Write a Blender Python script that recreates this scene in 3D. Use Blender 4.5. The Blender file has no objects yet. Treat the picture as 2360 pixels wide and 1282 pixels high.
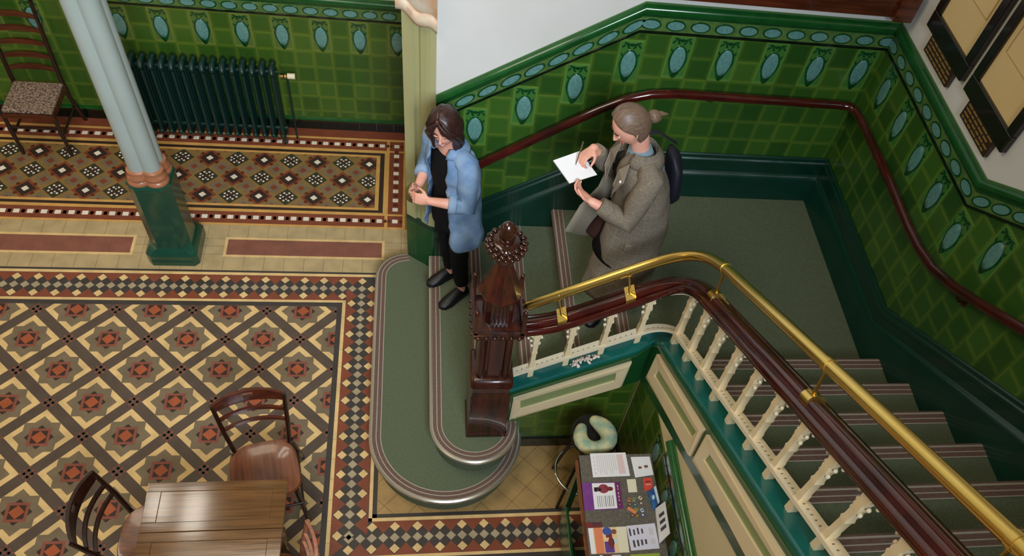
import bpy, bmesh, math, random
from mathutils import Vector, Matrix, noise
random.seed(7)
scene = bpy.context.scene
col = scene.collection
V = Vector
# ------------------------------------------------------------------ camera
CAM = (2.7942068, -3.8493760, 5.1116550)
ROT = [[0.98439806, -0.09829866, 0.14593780], [-0.00177135, -0.83489423, -0.55040756], [0.17594695, 0.54156163, -0.82204238]]
cam = bpy.data.cameras.new('camera'); cam_o = bpy.data.objects.new('camera', cam); col.objects.link(cam_o)
m3 = Matrix(((ROT[0][0], -ROT[1][0], -ROT[2][0]), (ROT[0][1], -ROT[1][1], -ROT[2][1]), (ROT[0][2], -ROT[1][2], -ROT[2][2])))
cam_o.matrix_world = Matrix.Translation(CAM) @ m3.to_4x4()
cam.sensor_width = 36.0; cam.lens = 1829.2456 * 36 / 2360
cam.shift_x = (1180 - 1308.94) / 2360; cam.shift_y = (837.76 - 641) / 2360
cam.clip_start = 0.05
scene.camera = cam_o
# ------------------------------------------------------------------ light
scene.view_settings.view_transform = 'Standard'; scene.view_settings.look = 'None'
scene.view_settings.exposure = -0.14; scene.view_settings.gamma = 1.0; scene.view_settings.use_curve_mapping = False
world = bpy.data.worlds.new('world'); scene.world = world; world.use_nodes = True
world.node_tree.nodes['Background'].inputs[0].default_value = (1.0, 0.86, 0.66, 1)
world.node_tree.nodes['Background'].inputs[1].default_value = 0.13
def area(name, loc, target, sx, sy, power, color):
    l = bpy.data.lights.new(name, 'AREA'); l.shape = 'RECTANGLE'; l.size = sx; l.size_y = sy; l.energy = power; l.color = color
    o = bpy.data.objects.new(name, l); col.objects.link(o); o.location = loc
    o.rotation_euler = (V(target) - V(loc)).to_track_quat('-Z', 'Y').to_euler(); return o
# roof lantern over the hall (warm daylight), and the cooler gallery window behind the camera
area('warm_fill_left', (-3.4, 0.4, 2.9), (0.9, 0.6, 1.3), 0.5, 0.5, 16, (1.0, 0.68, 0.30))  # added warm fill with no seen source, yellows the column's left side
area('hall_skylight', (0.75, -1.4, 6.25), (0.75, -1.4, 0), 2.0, 2.6, 116, (1.0, 0.86, 0.66))
cool = area('gallery_window_light', (3.4, -5.7, 5.7), (1.9, 0.3, 2.2), 1.6, 1.4, 108, (0.78, 0.88, 1.0)); cool.data.spread = math.radians(78)
area('lantern_pane', (-0.50, 0.53, 6.2), (-0.50, 0.53, 0), 0.26, 0.42, 6, (1.0, 0.93, 0.8))
area('lantern_pane', (-0.06, 0.42, 6.2), (-0.06, 0.42, 0), 0.24, 0.60, 8, (1.0, 0.93, 0.8))

# ------------------------------------------------------------------ materials
def lin(c):
    return tuple((x / 255 / 12.92) if x / 255 <= 0.04045 else ((x / 255 + 0.055) / 1.055) ** 2.4 for x in c)
MATS = {}
def mat(name, rgb, rough=0.5, metal=0.0, rgb2=None, scale=20.0, bump=0.0, coat=0.0, attr=None, detail=3.0, stretch=None, spec=0.5, trans=0.0, alpha=1.0):
    if name in MATS: return MATS[name]
    m = bpy.data.materials.new(name); m.use_nodes = True; nt = m.node_tree; b = nt.nodes['Principled BSDF']
    b.inputs['Base Color'].default_value = (*lin(rgb), 1); b.inputs['Roughness'].default_value = rough
    b.inputs['Metallic'].default_value = metal; b.inputs['Coat Weight'].default_value = coat; b.inputs['Coat Roughness'].default_value = 0.08
    b.inputs['Specular IOR Level'].default_value = spec
    if trans: b.inputs['Transmission Weight'].default_value = trans
    nz = None
    if rgb2 or bump:
        tc = nt.nodes.new('ShaderNodeTexCoord'); nz = nt.nodes.new('ShaderNodeTexNoise')
        nz.inputs['Scale'].default_value = scale; nz.inputs['Detail'].default_value = detail
        if stretch:
            mp = nt.nodes.new('ShaderNodeMapping'); mp.inputs['Scale'].default_value = stretch
            nt.links.new(tc.outputs['Object'], mp.inputs[0]); nt.links.new(mp.outputs[0], nz.inputs[0])
        else: nt.links.new(tc.outputs['Object'], nz.inputs[0])
    if attr:
        at = nt.nodes.new('ShaderNodeAttribute'); at.attribute_name = attr
        nt.links.new(at.outputs['Color'], b.inputs['Base Color'])
    elif rgb2:
        rp = nt.nodes.new('ShaderNodeValToRGB'); rp.color_ramp.elements[0].position = 0.35; rp.color_ramp.elements[1].position = 0.65
        rp.color_ramp.elements[0].color = (*lin(rgb), 1); rp.color_ramp.elements[1].color = (*lin(rgb2), 1)
        nt.links.new(nz.outputs['Fac'], rp.inputs[0]); nt.links.new(rp.outputs[0], b.inputs['Base Color'])
    if bump:
        bp = nt.nodes.new('ShaderNodeBump'); bp.inputs['Strength'].default_value = bump; bp.inputs['Distance'].default_value = 0.004
        nt.links.new(nz.outputs['Fac'], bp.inputs['Height']); nt.links.new(bp.outputs[0], b.inputs['Normal'])
    MATS[name] = m; return m
def wood(name, a, b2, rough=0.3, stretch=(3, 40, 40), coat=0.3, scale=1.6):
    return mat(name, a, rough, rgb2=b2, scale=scale, stretch=stretch, detail=6, coat=coat, bump=0.05)
M = dict(
 white=mat('white_plaster', (214, 211, 204), 0.9, rgb2=(222, 220, 214), scale=2, bump=0.05),
 creamwall=mat('cream_plaster', (224, 205, 160), 0.8, rgb2=(229, 211, 168), scale=3),
 grout=mat('tile_grout', (84, 100, 40), 0.8, rgb2=(72, 88, 32), scale=30),
 tile=mat('glazed_tile', (40, 90, 30), 0.28, attr='Col', coat=0.15),
 teal=mat('teal_glaze', (84, 134, 132), 0.2, rgb2=(106, 150, 138), scale=60, coat=0.3, detail=4),
 darkglaze=mat('dark_green_glaze', (14, 62, 30), 0.18, rgb2=(20, 76, 34), scale=14, coat=0.4),
 blackglaze=mat('black_glaze', (10, 22, 14), 0.15, coat=0.4),
 bead=mat('green_bead_glaze', (16, 74, 28), 0.2, rgb2=(24, 86, 34), scale=9, coat=0.3),
 skirt=mat('dark_teal_paint', (6, 48, 36), 0.3, rgb2=(8, 54, 41), scale=6, coat=0.3),
 string=mat('green_gloss_paint', (16, 72, 34), 0.28, rgb2=(18, 78, 38), scale=6, coat=0.3),
 teals=mat('teal_gloss_paint', (20, 98, 92), 0.25, rgb2=(24, 106, 98), scale=8, coat=0.3),
 cream=mat('cream_paint', (238, 216, 172), 0.4, coat=0.15),
 ivory=mat('ivory_paint', (240, 226, 194), 0.4, coat=0.1),
 sage=mat('sage_paint', (138, 152, 98), 0.45, rgb2=(144, 158, 104), scale=5),
 lino=mat('green_carpet', (90, 99, 77), 0.95, rgb2=(106, 114, 90), scale=120, bump=0.3, detail=5, spec=0.15),
 nosebrown=mat('nosing_rubber', (106, 84, 74), 0.7, rgb2=(118, 94, 82), scale=60, spec=0.2),
 nosesilver=mat('nosing_alloy', (196, 188, 172), 0.3, metal=0.8),
 noseline=mat('nosing_line', (182, 172, 158), 0.45, metal=0.2),
 mahog=wood('mahogany', (74, 18, 12), (46, 8, 7), 0.14, (1, 1, 1), 0.7, 6),
 finial=wood('finial_dark_wood', (62, 28, 14), (34, 14, 8), 0.2, (20, 20, 20), 0.6, 2.0),
 oakdark=wood('dark_carved_oak', (72, 27, 13), (34, 12, 8), 0.3, (20, 20, 2), 0.35, 1.5),
 brass=mat('polished_brass', (244, 206, 112), 0.24, metal=1.0, rgb2=(248, 214, 122), scale=4),
 colblue=mat('pale_blue_paint', (166, 178, 172), 0.45, rgb2=(172, 184, 178), scale=3, coat=0.1),
 copper=mat('copper_paint', (166, 106, 74), 0.35, rgb2=(176, 116, 82), scale=9, coat=0.2),
 colgreen=mat('column_green_paint', (10, 68, 52), 0.25, rgb2=(14, 76, 58), scale=5, coat=0.4),
 pier=mat('olive_cream_paint', (168, 166, 118), 0.5, rgb2=(174, 172, 124), scale=3),
 rad=mat('radiator_paint', (8, 46, 40), 0.35, coat=0.15),
 chair=wood('chair_wood', (126, 66, 30), (92, 46, 20), 0.28, (30, 2, 30), 0.4),
 chairdark=wood('chair_dark_wood', (46, 22, 16), (28, 12, 9), 0.3, (30, 30, 2), 0.4),
 chairred=wood('chair_red_wood', (96, 44, 24), (66, 26, 14), 0.25, (2, 30, 30), 0.4),
 chairpink=wood('chair_light_wood', (176, 112, 84), (150, 90, 64), 0.4, (30, 2, 30), 0.2),
 table=wood('oak_table', (122, 84, 44), (92, 62, 32), 0.11, (2, 34, 34), 0.3),
 black=mat('black_cloth', (16, 15, 17), 0.9, spec=0.2),
 blackleather=mat('black_leather', (14, 14, 16), 0.45),
 navy=mat('dark_backpack_cloth', (20, 20, 34), 0.6),
 chrome=mat('chrome', (210, 210, 205), 0.12, metal=1.0),
 skin=mat('skin', (232, 172, 148), 0.5, rgb2=(226, 160, 136), scale=12),
 hairdark=mat('dark_brown_hair', (36, 20, 18), 0.38, rgb2=(66, 36, 30), scale=6, stretch=(30, 30, 2), bump=0.2, detail=6),
 hairlight=mat('light_brown_hair', (96, 76, 62), 0.45, rgb2=(126, 102, 82), scale=8, stretch=(2, 30, 8), bump=0.15, detail=6),
 denim=mat('denim', (104, 134, 172), 0.85, rgb2=(142, 168, 196), scale=9, bump=0.4, detail=7, spec=0.2),
 denimdark=mat('denim_light_edge', (142, 168, 196), 0.85, spec=0.2),
 bluetop=mat('grey_blue_knit', (120, 138, 148), 0.9, rgb2=(132, 150, 160), scale=60, spec=0.1),
 tights=mat('dark_tights', (52, 30, 26), 0.8, spec=0.2),
 paper=mat('white_paper', (232, 230, 228), 0.8),
 ink=mat('grey_print', (120, 118, 118), 0.8),
 lips=mat('lips', (188, 104, 94), 0.5),
 eyew=mat('eye_white', (225, 215, 208), 0.3), eyed=mat('eye_dark', (40, 24, 18), 0.2), brow=mat('brow', (60, 36, 28), 0.8),
 teeth=mat('teeth', (235, 228, 218), 0.3),
)
def plaid():
    m = mat('checked_tweed', (112, 102, 88), 0.95, rgb2=(126, 116, 101), scale=90, bump=0.3, spec=0.1)
    nt = m.node_tree; b = nt.nodes['Principled BSDF']; src = b.inputs['Base Color'].links[0].from_socket
    at = nt.nodes.new('ShaderNodeUVMap')
    sp = nt.nodes.new('ShaderNodeSeparateXYZ'); nt.links.new(at.outputs[0], sp.inputs[0]); prev = src
    for ax in (0, 1):
        for k, wd, c in ((1.0, 0.12, (94, 84, 72)), (2.0, 0.07, (182, 172, 152))):
            mu = nt.nodes.new('ShaderNodeMath'); mu.operation = 'MULTIPLY'; mu.inputs[1].default_value = k; nt.links.new(sp.outputs[ax], mu.inputs[0])
            fr = nt.nodes.new('ShaderNodeMath'); fr.operation = 'FRACT'; nt.links.new(mu.outputs[0], fr.inputs[0])
            lt = nt.nodes.new('ShaderNodeMath'); lt.operation = 'LESS_THAN'; lt.inputs[1].default_value = wd; nt.links.new(fr.outputs[0], lt.inputs[0])
            sc = nt.nodes.new('ShaderNodeMath'); sc.operation = 'MULTIPLY'; sc.inputs[1].default_value = 0.17; nt.links.new(lt.outputs[0], sc.inputs[0])
            mx = nt.nodes.new('ShaderNodeMix'); mx.data_type = 'RGBA'; nt.links.new(sc.outputs[0], mx.inputs[0]); nt.links.new(prev, mx.inputs[6]); mx.inputs[7].default_value = (*lin(c), 1)
            prev = mx.outputs[2]
    nt.links.new(prev, b.inputs['Base Color']); return m
M['tweed'] = plaid()

# ------------------------------------------------------------------ mesh builder
class MB:
    def __init__(s): s.v = []; s.f = []; s.m = []; s.c = []; s.mats = []; s.uv = {}
    def mi(s, m):
        if isinstance(m, str): m = M[m]
        if m not in s.mats: s.mats.append(m)
        return s.mats.index(m)
    def vert(s, p, c=(1, 1, 1)): s.v.append(tuple(p)); s.c.append(c); return len(s.v) - 1
    def face(s, idx, m): s.f.append(tuple(idx)); s.m.append(s.mi(m))
    def poly(s, pts, m, c=(1, 1, 1)): s.face([s.vert(p, c) for p in pts], m)
    def box(s, lo, hi, m, T=None):
        (x0, y0, z0), (x1, y1, z1) = lo, hi
        P = [V(p) for p in ((x0, y0, z0), (x1, y0, z0), (x1, y1, z0), (x0, y1, z0), (x0, y0, z1), (x1, y0, z1), (x1, y1, z1), (x0, y1, z1))]
        if T: P = [T @ p for p in P]
        i = [s.vert(p) for p in P]
        for q in ((0, 3, 2, 1), (4, 5, 6, 7), (0, 1, 5, 4), (1, 2, 6, 5), (2, 3, 7, 6), (3, 0, 4, 7)): s.face([i[k] for k in q], m)
    def prism(s, a, b, m, cap=True):
        "two matching outlines joined into a solid"
        n = len(a); ia = [s.vert(p) for p in a]; ib = [s.vert(p) for p in b]
        for k in range(n): s.face((ia[k], ia[(k + 1) % n], ib[(k + 1) % n], ib[k]), m)
        if cap: s.face(ia[::-1], m); s.face(ib, m)
    def rings(s, R, m, closed=True, cap=True, uvs=None):
        idx = [[s.vert(p) for p in r] for r in R]; n = len(R[0])
        for a in range(len(R) - 1):
            for k in range(n if closed else n - 1):
                q = (idx[a][k], idx[a][(k + 1) % n], idx[a + 1][(k + 1) % n], idx[a + 1][k])
                if uvs: s.uv[len(s.f)] = [uvs(a, k), uvs(a, k + 1), uvs(a + 1, k + 1), uvs(a + 1, k)]
                s.face(q, m)
        if cap and closed:
            s.face(idx[0][::-1], m); s.face(idx[-1], m)
        return idx
    def tube(s, pts, rad, m, n=10, side=None, round_caps=False, cap=True):
        "rad: number, list of numbers, or list of (a,b) pairs (a along side)"
        pts = [V(p) for p in pts]
        if not isinstance(rad, (list, tuple)): rad = [rad] * len(pts)
        rad = [(r, r) if not isinstance(r, (list, tuple)) else r for r in rad]
        if round_caps:
            d0 = (pts[0] - pts[1]).normalized(); d1 = (pts[-1] - pts[-2]).normalized(); e = rad[0]; g = rad[-1]; p0, p1 = pts[0], pts[-1]
            pre = [(p0 + d0 * min(e) * math.sin(t), (e[0] * math.cos(t), e[1] * math.cos(t))) for t in (1.45, 1.1, 0.6)]
            post = [(p1 + d1 * min(g) * math.sin(t), (g[0] * math.cos(t), g[1] * math.cos(t))) for t in (0.6, 1.1, 1.45)]
            pts = [p for p, _ in pre] + pts + [p for p, _ in post]; rad = [r for _, r in pre] + list(rad) + [r for _, r in post]
        R = []; prev = V(side) if side is not None else None
        for i, p in enumerate(pts):
            t = ((pts[i + 1] - p) if i == 0 else (p - pts[i - 1]) if i == len(pts) - 1 else (pts[i + 1] - p).normalized() + (p - pts[i - 1]).normalized()).normalized()
            if prev is None: prev = V((0, 0, 1)) if abs(t.z) < 0.9 else V((1, 0, 0))
            ref = V(side) if side is not None else prev
            a = (ref - t * ref.dot(t))
            if a.length < 1e-4: a = t.orthogonal()
            a.normalize(); prev = a; b = t.cross(a)
            R.append([p + a * rad[i][0] * math.cos(2 * math.pi * k / n) + b * rad[i][1] * math.sin(2 * math.pi * k / n) for k in range(n)])
        s.rings(R, m, cap=cap)
    def lathe(s, c, prof, m, n=24, T=None, sx=1.0, sy=1.0):
        R = []
        for r, z in prof:
            ring = [V((c[0] + r * sx * math.cos(2 * math.pi * k / n), c[1] + r * sy * math.sin(2 * math.pi * k / n), c[2] + z)) for k in range(n)]
            R.append([T @ p for p in ring] if T else ring)
        s.rings(R, m)
    def ellipsoid(s, c, r, m, n=16, k=10, T=None):
        prof = [(max(1e-4, math.sin(math.pi * i / k)), -math.cos(math.pi * i / k)) for i in range(k + 1)]
        R = []
        for q, z in prof:
            ring = [V((r[0] * q * math.cos(2 * math.pi * a / n), r[1] * q * math.sin(2 * math.pi * a / n), r[2] * z)) for a in range(n)]
            R.append([((T @ p) if T else p) + V(c) for p in ring])
        s.rings(R, m)
    def sweep(s, path, prof, m, closed_prof=False, cap=True):
        "path: list of (point, horizontal outward vector); prof: list of (out, up)"
        R = [[V(p) + V(nv) * o + V((0, 0, u)) for o, u in prof] for p, nv in path]
        s.rings(R, m, closed=closed_prof, cap=cap)
    def build(s, name, parent=None, smooth=None, bevel=0, origin=None, local=False, T=None):
        o3 = V(origin) if origin is not None else (V(parent['_o']) if parent is not None and '_o' in parent and not local else V((0, 0, 0)))
        if T is not None: s.v = [tuple(T @ V(p)) for p in s.v]
        me = bpy.data.meshes.new(name)
        me.from_pydata([tuple(V(p) - o3) for p in s.v], [], s.f)
        for m in s.mats: me.materials.append(m)
        me.polygons.foreach_set('material_index', s.m)
        if any(c != (1, 1, 1) for c in s.c):
            ca = me.color_attributes.new('Col', 'FLOAT_COLOR', 'POINT')
            buf = []
            for c in s.c: buf += [c[0], c[1], c[2], 1.0]
            ca.data.foreach_set('color', buf)
        if s.uv:
            ul = me.uv_layers.new(name='UVMap')
            for fi, q in s.uv.items():
                for li, uvc in zip(me.polygons[fi].loop_indices, q): ul.data[li].uv = uvc
        me.update()
        bm = bmesh.new(); bm.from_mesh(me); bmesh.ops.recalc_face_normals(bm, faces=bm.faces); bm.to_mesh(me); bm.free()
        if smooth:
            me.polygons.foreach_set('use_smooth', [True] * len(me.polygons)); me.set_sharp_from_angle(angle=math.radians(smooth))
        o = bpy.data.objects.new(name, me); col.objects.link(o)
        if parent is not None:
            o.parent = parent
            if '_o' in parent and not local: o['_o'] = tuple(parent['_o'])
        elif origin is not None: o.location = o3
        if bevel:
            bv = o.modifiers.new('bevel', 'BEVEL'); bv.width = bevel; bv.segments = 2; bv.limit_method = 'ANGLE'; bv.angle_limit = math.radians(35)
        return o
def thing(name, label, cat, loc=(0, 0, 0), rz=0.0, group=None):
    o = bpy.data.objects.new(name, None); col.objects.link(o); o.location = loc; o.rotation_euler = (0, 0, rz); o.empty_display_size = 0.1
    o['label'] = label; o['category'] = cat
    if group: o['group'] = group
    if rz == 0: o['_o'] = tuple(loc)
    return o
def tag(o, label, cat, group=None):
    o['label'] = label; o['category'] = cat
    if group: o['group'] = group
    return o
def struct(o): o['kind'] = 'structure'; return o
def sub(name, **k): return k
def plabel(o, t): o['label'] = t; return o

# ------------------------------------------------------------------ measures
R_, G1 = 0.1824, 0.2957
LZ = 6 * R_                                        # landing height
def nz1(x): return 0.3648 + (x - 2.829) * R_ / G1  # nosing line of the lower flight
Y0, G2 = -1.301, 0.2971
def nz2(y): return 7 * R_ + (Y0 - y) * R_ / G2     # nosing line of the upper flight
XB, YB = 4.045, -1.04                              # where the wall lines turn level
def wl1(x): return nz1(min(x, XB)) if x < XB else nz1(XB)
LVL = nz1(XB)
def wl2(y): return LVL if y > YB else LVL + (YB - y) * R_ / G2
T6 = 0.1524
YH, YS, XR, XS, YN = 2.10, 0.32, 5.665, 4.15, -1.20  # hall wall, stair wall, right wall, spandrel, near string
XP = 2.655                                         # jamb

# ------------------------------------------------------------------ glazed tile walls
def clip(poly, a, b, c):
    "keep a*u+b*v<=c"
    out = []
    for i in range(len(poly)):
        p, q = poly[i], poly[(i + 1) % len(poly)]; dp = a * p[0] + b * p[1] - c; dq = a * q[0] + b * q[1] - c
        if dp <= 0: out.append(p)
        if (dp < 0 < dq) or (dq < 0 < dp):
            t = dp / (dp - dq); out.append((p[0] + (q[0] - p[0]) * t, p[1] + (q[1] - p[1]) * t))
    return out
def area2(poly): return abs(sum(poly[i][0] * poly[(i + 1) % len(poly)][1] - poly[(i + 1) % len(poly)][0] * poly[i][1] for i in range(len(poly)))) / 2
def tiles(mb, W, sections, gridcols, colr, oval=None):
    """W(u,v,n)->point. sections: list of convex polygons as half planes lists + u range; gridcols: list of (u0,u1,vtop,nrows,kind)"""
    for (u0, u1, vtop, kind) in gridcols:
        for r in range(-2, 26):
            hi = vtop - r * T6; lo = hi - T6
            if kind and r in (0, 1):
                if r == 1: continue
                lo = hi - 2 * T6
            for hp in sections:
                q = [(u0 + .001, lo + .001), (u1 - .001, lo + .001), (u1 - .001, hi - .001), (u0 + .001, hi - .001)]
                for h in hp:
                    q = clip(q, *h)
                    if len(q) < 3: break
                if len(q) < 3 or area2(q) < 2e-5: continue
                cx = sum(p[0] for p in q) / len(q); cy = sum(p[1] for p in q) / len(q)
                rr = random.random(); base = colr(rr, kind and r == 0)
                edge = (base[0] * 1.9 + .012, base[1] * 1.40 + .008, base[2] * 1.2)
                n = len(q)
                def ring(f, dn, c):
                    out = []
                    for p in q:
                        d = V((cx - p[0], cy - p[1])); L = d.length or 1; k = min(f / L, .8)
                        out.append(mb.vert(W(p[0] + d[0] * k, p[1] + d[1] * k, dn), c))
                    return out
                a = ring(0, .001, edge); b = ring(.003, .0016, edge); c = ring(.030, .0022, base)
                for k in range(n):
                    mb.face((a[k], a[(k + 1) % n], b[(k + 1) % n], b[k]), 'tile'); mb.face((b[k], b[(k + 1) % n], c[(k + 1) % n], c[k]), 'tile')
                mb.face(c, 'tile')
def motif(mb, W, uc, vtop):
    "painted oval with a dark pointed border and ribbon leaves, two tiles tall"
    vc = vtop - .168
    def blob(a, b, dn, m, pt=0.0, n=26, off=0):
        P = []
        for k in range(n):
            t = 2 * math.pi * k / n; s_, c_ = math.sin(t), math.cos(t)
            P.append((uc + a * c_ * (1 - (.25 if s_ < 0 else 0) * abs(s_) * pt), vc + off + b * s_ * (1 + (pt * .22 if s_ < -.6 else 0) * (abs(s_) - .6) / .4)))
        R = [[W(uc + (x - uc) * f, vc + off + (y - vc - off) * f, dn - .006 + h) for x, y in P] for f, h in ((1, -.003), (.97, 0), (.6, .0015), (.05, .002))]
        mb.rings(R, m, cap=False); mb.face([mb.vert(p) for p in R[-1]], m)
    blob(.060, .108, .0095, 'darkglaze', 1.0, off=-.006)
    blob(.046, .090, .0115, 'teal', .3)
    def leaf(u, v, a, b, ang):
        P = [(math.cos(t) * a, math.sin(t) * b) for t in [2 * math.pi * k / 10 for k in range(10)]]
        c_, s_ = math.cos(ang), math.sin(ang)
        mb.prism([W(u + x * c_ - y * s_, v + x * s_ + y * c_, .001) for x, y in P], [W(u + x * c_ - y * s_, v + x * s_ + y * c_, .0045) for x, y in P], 'darkglaze')
    for sg in (-1, 1):
        leaf(uc + sg * .030, vtop - .028, .026, .008, sg * .35); leaf(uc + sg * .050, vtop - .045, .016, .007, -sg * .8); leaf(uc + sg * .020, vtop - .050, .018, .007, sg * 1.1)
        leaf(uc + sg * .052, vtop - .105, .014, .006, sg * 1.2)
    leaf(uc, vtop - .035, .012, .012, 0)
def frieze_oval(mb, W, uc, vc, a, b, sl, m='teal'):
    n = 16
    for (fa, fb, dn, mm) in ((a + .011, b + .009, .0135, 'darkglaze'), (a, b, .0150, m)):
        P = [(math.cos(2 * math.pi * k / n) * fa, math.sin(2 * math.pi * k / n) * fb) for k in range(n)]
        mb.prism([W(uc + x, vc + y + x * sl, .009) for x, y in P], [W(uc + x, vc + y + x * sl, dn) for x, y in P], mm)
DADO = [(0, 0), (.022, .0), (.040, -.012), (.046, -.028), (.040, -.045), (.028, -.052), (.028, -.060), (.020, -.066), (.016, -.082), (.010, -.084)]
def colr_stair(r, k):
    a = (0.019, 0.073, 0.010); b = (0.044, 0.124, 0.015); return tuple(x + (y - x) * r for x, y in zip(a, b)) if not k else (0.050, 0.165, 0.03)
def colr_hall(r, k):
    a = (0.028, 0.084, 0.009); b = (0.060, 0.132, 0.015); return tuple(x + (y - x) * r for x, y in zip(a, b)) if not k else (0.085, 0.15, 0.03)
def cladding(parent, W, nrm, sections, gridcols, colr, path_ref, frieze, motifs):
    """path_ref: list of (u, vref) dado top line"""
    mb = MB()
    for hp in sections:
        q = [(-6, -1), (7, -1), (7, 6), (-6, 6)]
        for h in hp:
            q = clip(q, *h)
        if len(q) > 2: mb.prism([W(u, v, .0) for u, v in q], [W(u, v, .0008) for u, v in q], 'grout')
    tiles(mb, W, sections, gridcols, colr); mb.build('wall_tile', parent)
    mb = MB()
    for uc, vt in motifs: motif(mb, W, uc, vt)
    o = mb.build('oval_tile', parent, smooth=50); plabel(o, 'teal ovals in dark green pointed borders')
    mb = MB()
    for (u, v, sl) in frieze: frieze_oval(mb, W, u, v, .052, .027, sl)
    mb.sweep([(W(u, v, 0), nrm) for u, v in path_ref], [(.009, -.085), (.010, -.088), (.010, -.172), (.009, -.175)], 'tile_frieze' if False else M['friezebase'])
    mb.sweep([(W(u, v, 0), nrm) for u, v in path_ref], [(.007, -.173), (.018, -.176), (.018, -.188), (.007, -.191)], 'blackglaze')
    mb.build('frieze', parent)
    mb = MB(); mb.sweep([(W(u, v, 0), nrm) for u, v in path_ref], DADO, 'bead')
    mb.sweep([(W(u, v, 0), nrm) for u, v in path_ref], [(.0, .004), (.012, .010), (.014, .002), (.014, 0)], M['pale_top'])
    mb.build('dado_moulding', parent, smooth=40)
M['friezebase'] = mat('frieze_glaze', (92, 122, 62), 0.2, rgb2=(72, 104, 50), scale=25, coat=0.3)
M['pale_top'] = mat('pale_green_bead', (66, 106, 54), 0.3)
CH = T6 * 2
# ---- walls
H = 6.3
w = MB(); w.box((-4.2, YH, -.02), (XP + .2, YH + .25, H), 'white'); wall_back = struct(w.build('wall_back'))
w = MB()   # pier and stair back wall, with the moulded jamb profile facing the hall
jamb = [(XP, YH), (XP, .452), (2.72, .40), (2.735, .415), (2.755, .40), (2.765, .375), (2.80, .345), (2.825, .33), (2.858, YS)]
w.prism([V((2.858, YS, 0)), V((5.9, YS, 0)), V((5.9, YH + .25, 0)), V((2.858, YH + .25, 0))], [V((2.858, YS, H)), V((5.9, YS, H)), V((5.9, YH + .25, H)), V((2.858, YH + .25, H))], 'white')
wall_stair = struct(w.build('wall_stair'))
jp = jamb + [(2.858, YH)]
w = MB(); w.prism([V((x, y, 0.62)) for x, y in jp], [V((x, y, H)) for x, y in jp], 'pier'); trim1 = struct(w.build('trim_1'))
w = MB()
jb = [(XP - .004, YH), (XP - .004, .448), (2.72, .392), (2.76, .365), (2.80, .335), (2.84, .312), (2.8579, .312), (2.8579, YH)]
w.prism([V((x, y, 0)) for x, y in jb], [V((x, y, 0.60)) for x, y in jb], 'string'); w.prism([V((x - .0, y - .0, .60)) for x, y in jb], [V((x + .002, y + .006, .64)) for x, y in jb], 'skirt')
base = w.build('plinth', trim1)
w = MB()    # corbel with a waved lower edge, high on the pier
pr = []
for k in range(17):
    t = k / 16; x = XP - .03 + t * .235; pr.append((x, 2.36 - .09 * t + .018 * math.sin(t * 9) , .40 - .09 * t))
R = []
for off, dz in ((0, 0), (.03, .012), (.05, .04), (.05, .08), (.03, .10), (.06, .16), (.06, .6)):
    R.append([V((x, y - off, z + dz)) for x, z, y in pr])
w.rings(R, M['corbel'] if 'corbel' in M else mat('corbel_paint', (196, 150, 112), .5, rgb2=(214, 200, 176), scale=8), closed=False)
w.build('corbel', trim1, smooth=60)
w = MB(); w.box((XR, -4.6, -.02), (XR + .25, YS, H), 'white'); wall_right = struct(w.build('wall_right'))
w = MB(); w.box((-4.3, -6.2, -.1), (XR + .2, YH, -.004), 'grout'); 
for (x0, x1, y0, y1) in ((-4.3, XR + .2, -6.2, -3.2),): pass
floor_slab = w
w = MB(); w.box((-4.2, -6.2, H), (XR + .25, YH + .25, H + .1), 'white'); ceiling = struct(w.build('ceiling'))
w = MB(); w.box((-4.45, -6.2, 0), (-4.2, YH + .25, H), 'white'); struct(w.build('wall_left'))

# hall wall tiles
Wh = lambda u, v, n: V((u, YH - n, v))
sec = [[(0, 1, 1.122), (0, -1, -.128), (1, 0, XP + .03), (-1, 0, 4.0)]]
g = []; mo = []; k = 0; uo = 2.655 - T6 * .5 + .06
for k in range(-2, 42):
    u1 = uo - (k - 1) * T6; u0 = u1 - T6; kind = (k % 2 == 1)
    g.append((u0, u1, 1.112 - (0 if kind else 0), kind))
    if kind: mo.append((u0 + T6 / 2, 1.112))
# lower rows of every second column slip half a tile
fr = [(uo - k * T6 + .02, 1.312 - .130, 0) for k in range(0, 42)]
cladding(wall_back, Wh, V((0, -1, 0)), sec, g, colr_hall, [(-4.1, 1.312), (XP + .05, 1.312)], fr, mo)
w = MB()
for k in range(46):
    x1 = XP - k * T6; w.box((x1 - T6 + .001, YH - .014, 0.0), (x1 - .001, YH, .096), 'blackglaze')
w.sweep([(V((-4.1, YH, 0)), V((0, -1, 0))), (V((XP, YH, 0)), V((0, -1, 0)))], [(0, .096), (.020, .100), (.026, .112), (.020, .124), (0, .128)], M['bead'])
w.build('base_tile', wall_back, smooth=40)

# stair wall tiles (sloped part then level part)
Wsx = lambda u, v, n: V((u, YS - n, v))
sl = R_ / G1; DT = 1.452
def topline(u, f): return f(u) + DT - .188
A = nz1(0) + DT - .188
secA = [(1, 0, XB), (-1, 0, -2.86), (-sl, 1, A), (sl, -1, -(nz1(0) + .33))]
B = LVL + DT - .188
secB = [(-1, 0, -XB), (1, 0, XR), (0, 1, B), (0, -1, -(LVL + .33))]
g = []; mo = []
for k in range(-2, 22):
    u0 = 3.035 - T6 + (k + 1 - 1) * T6 + T6; u1 = u0 + T6; kind = (k % 2 == 0)
    if u1 <= XB + .08:
        vt = topline(u0, nz1); g.append((u0, u1, vt, kind))
    else:
        vt = B - .006; g.append((u0, u1, vt, kind))
    if kind and k >= 0: mo.append((u0 + T6 / 2, vt))
fr = []
u = 2.90
while u < XB - .04: fr.append((u, wl1(u) + DT - .130, sl)); u += .138
u = XB + .06
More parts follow.
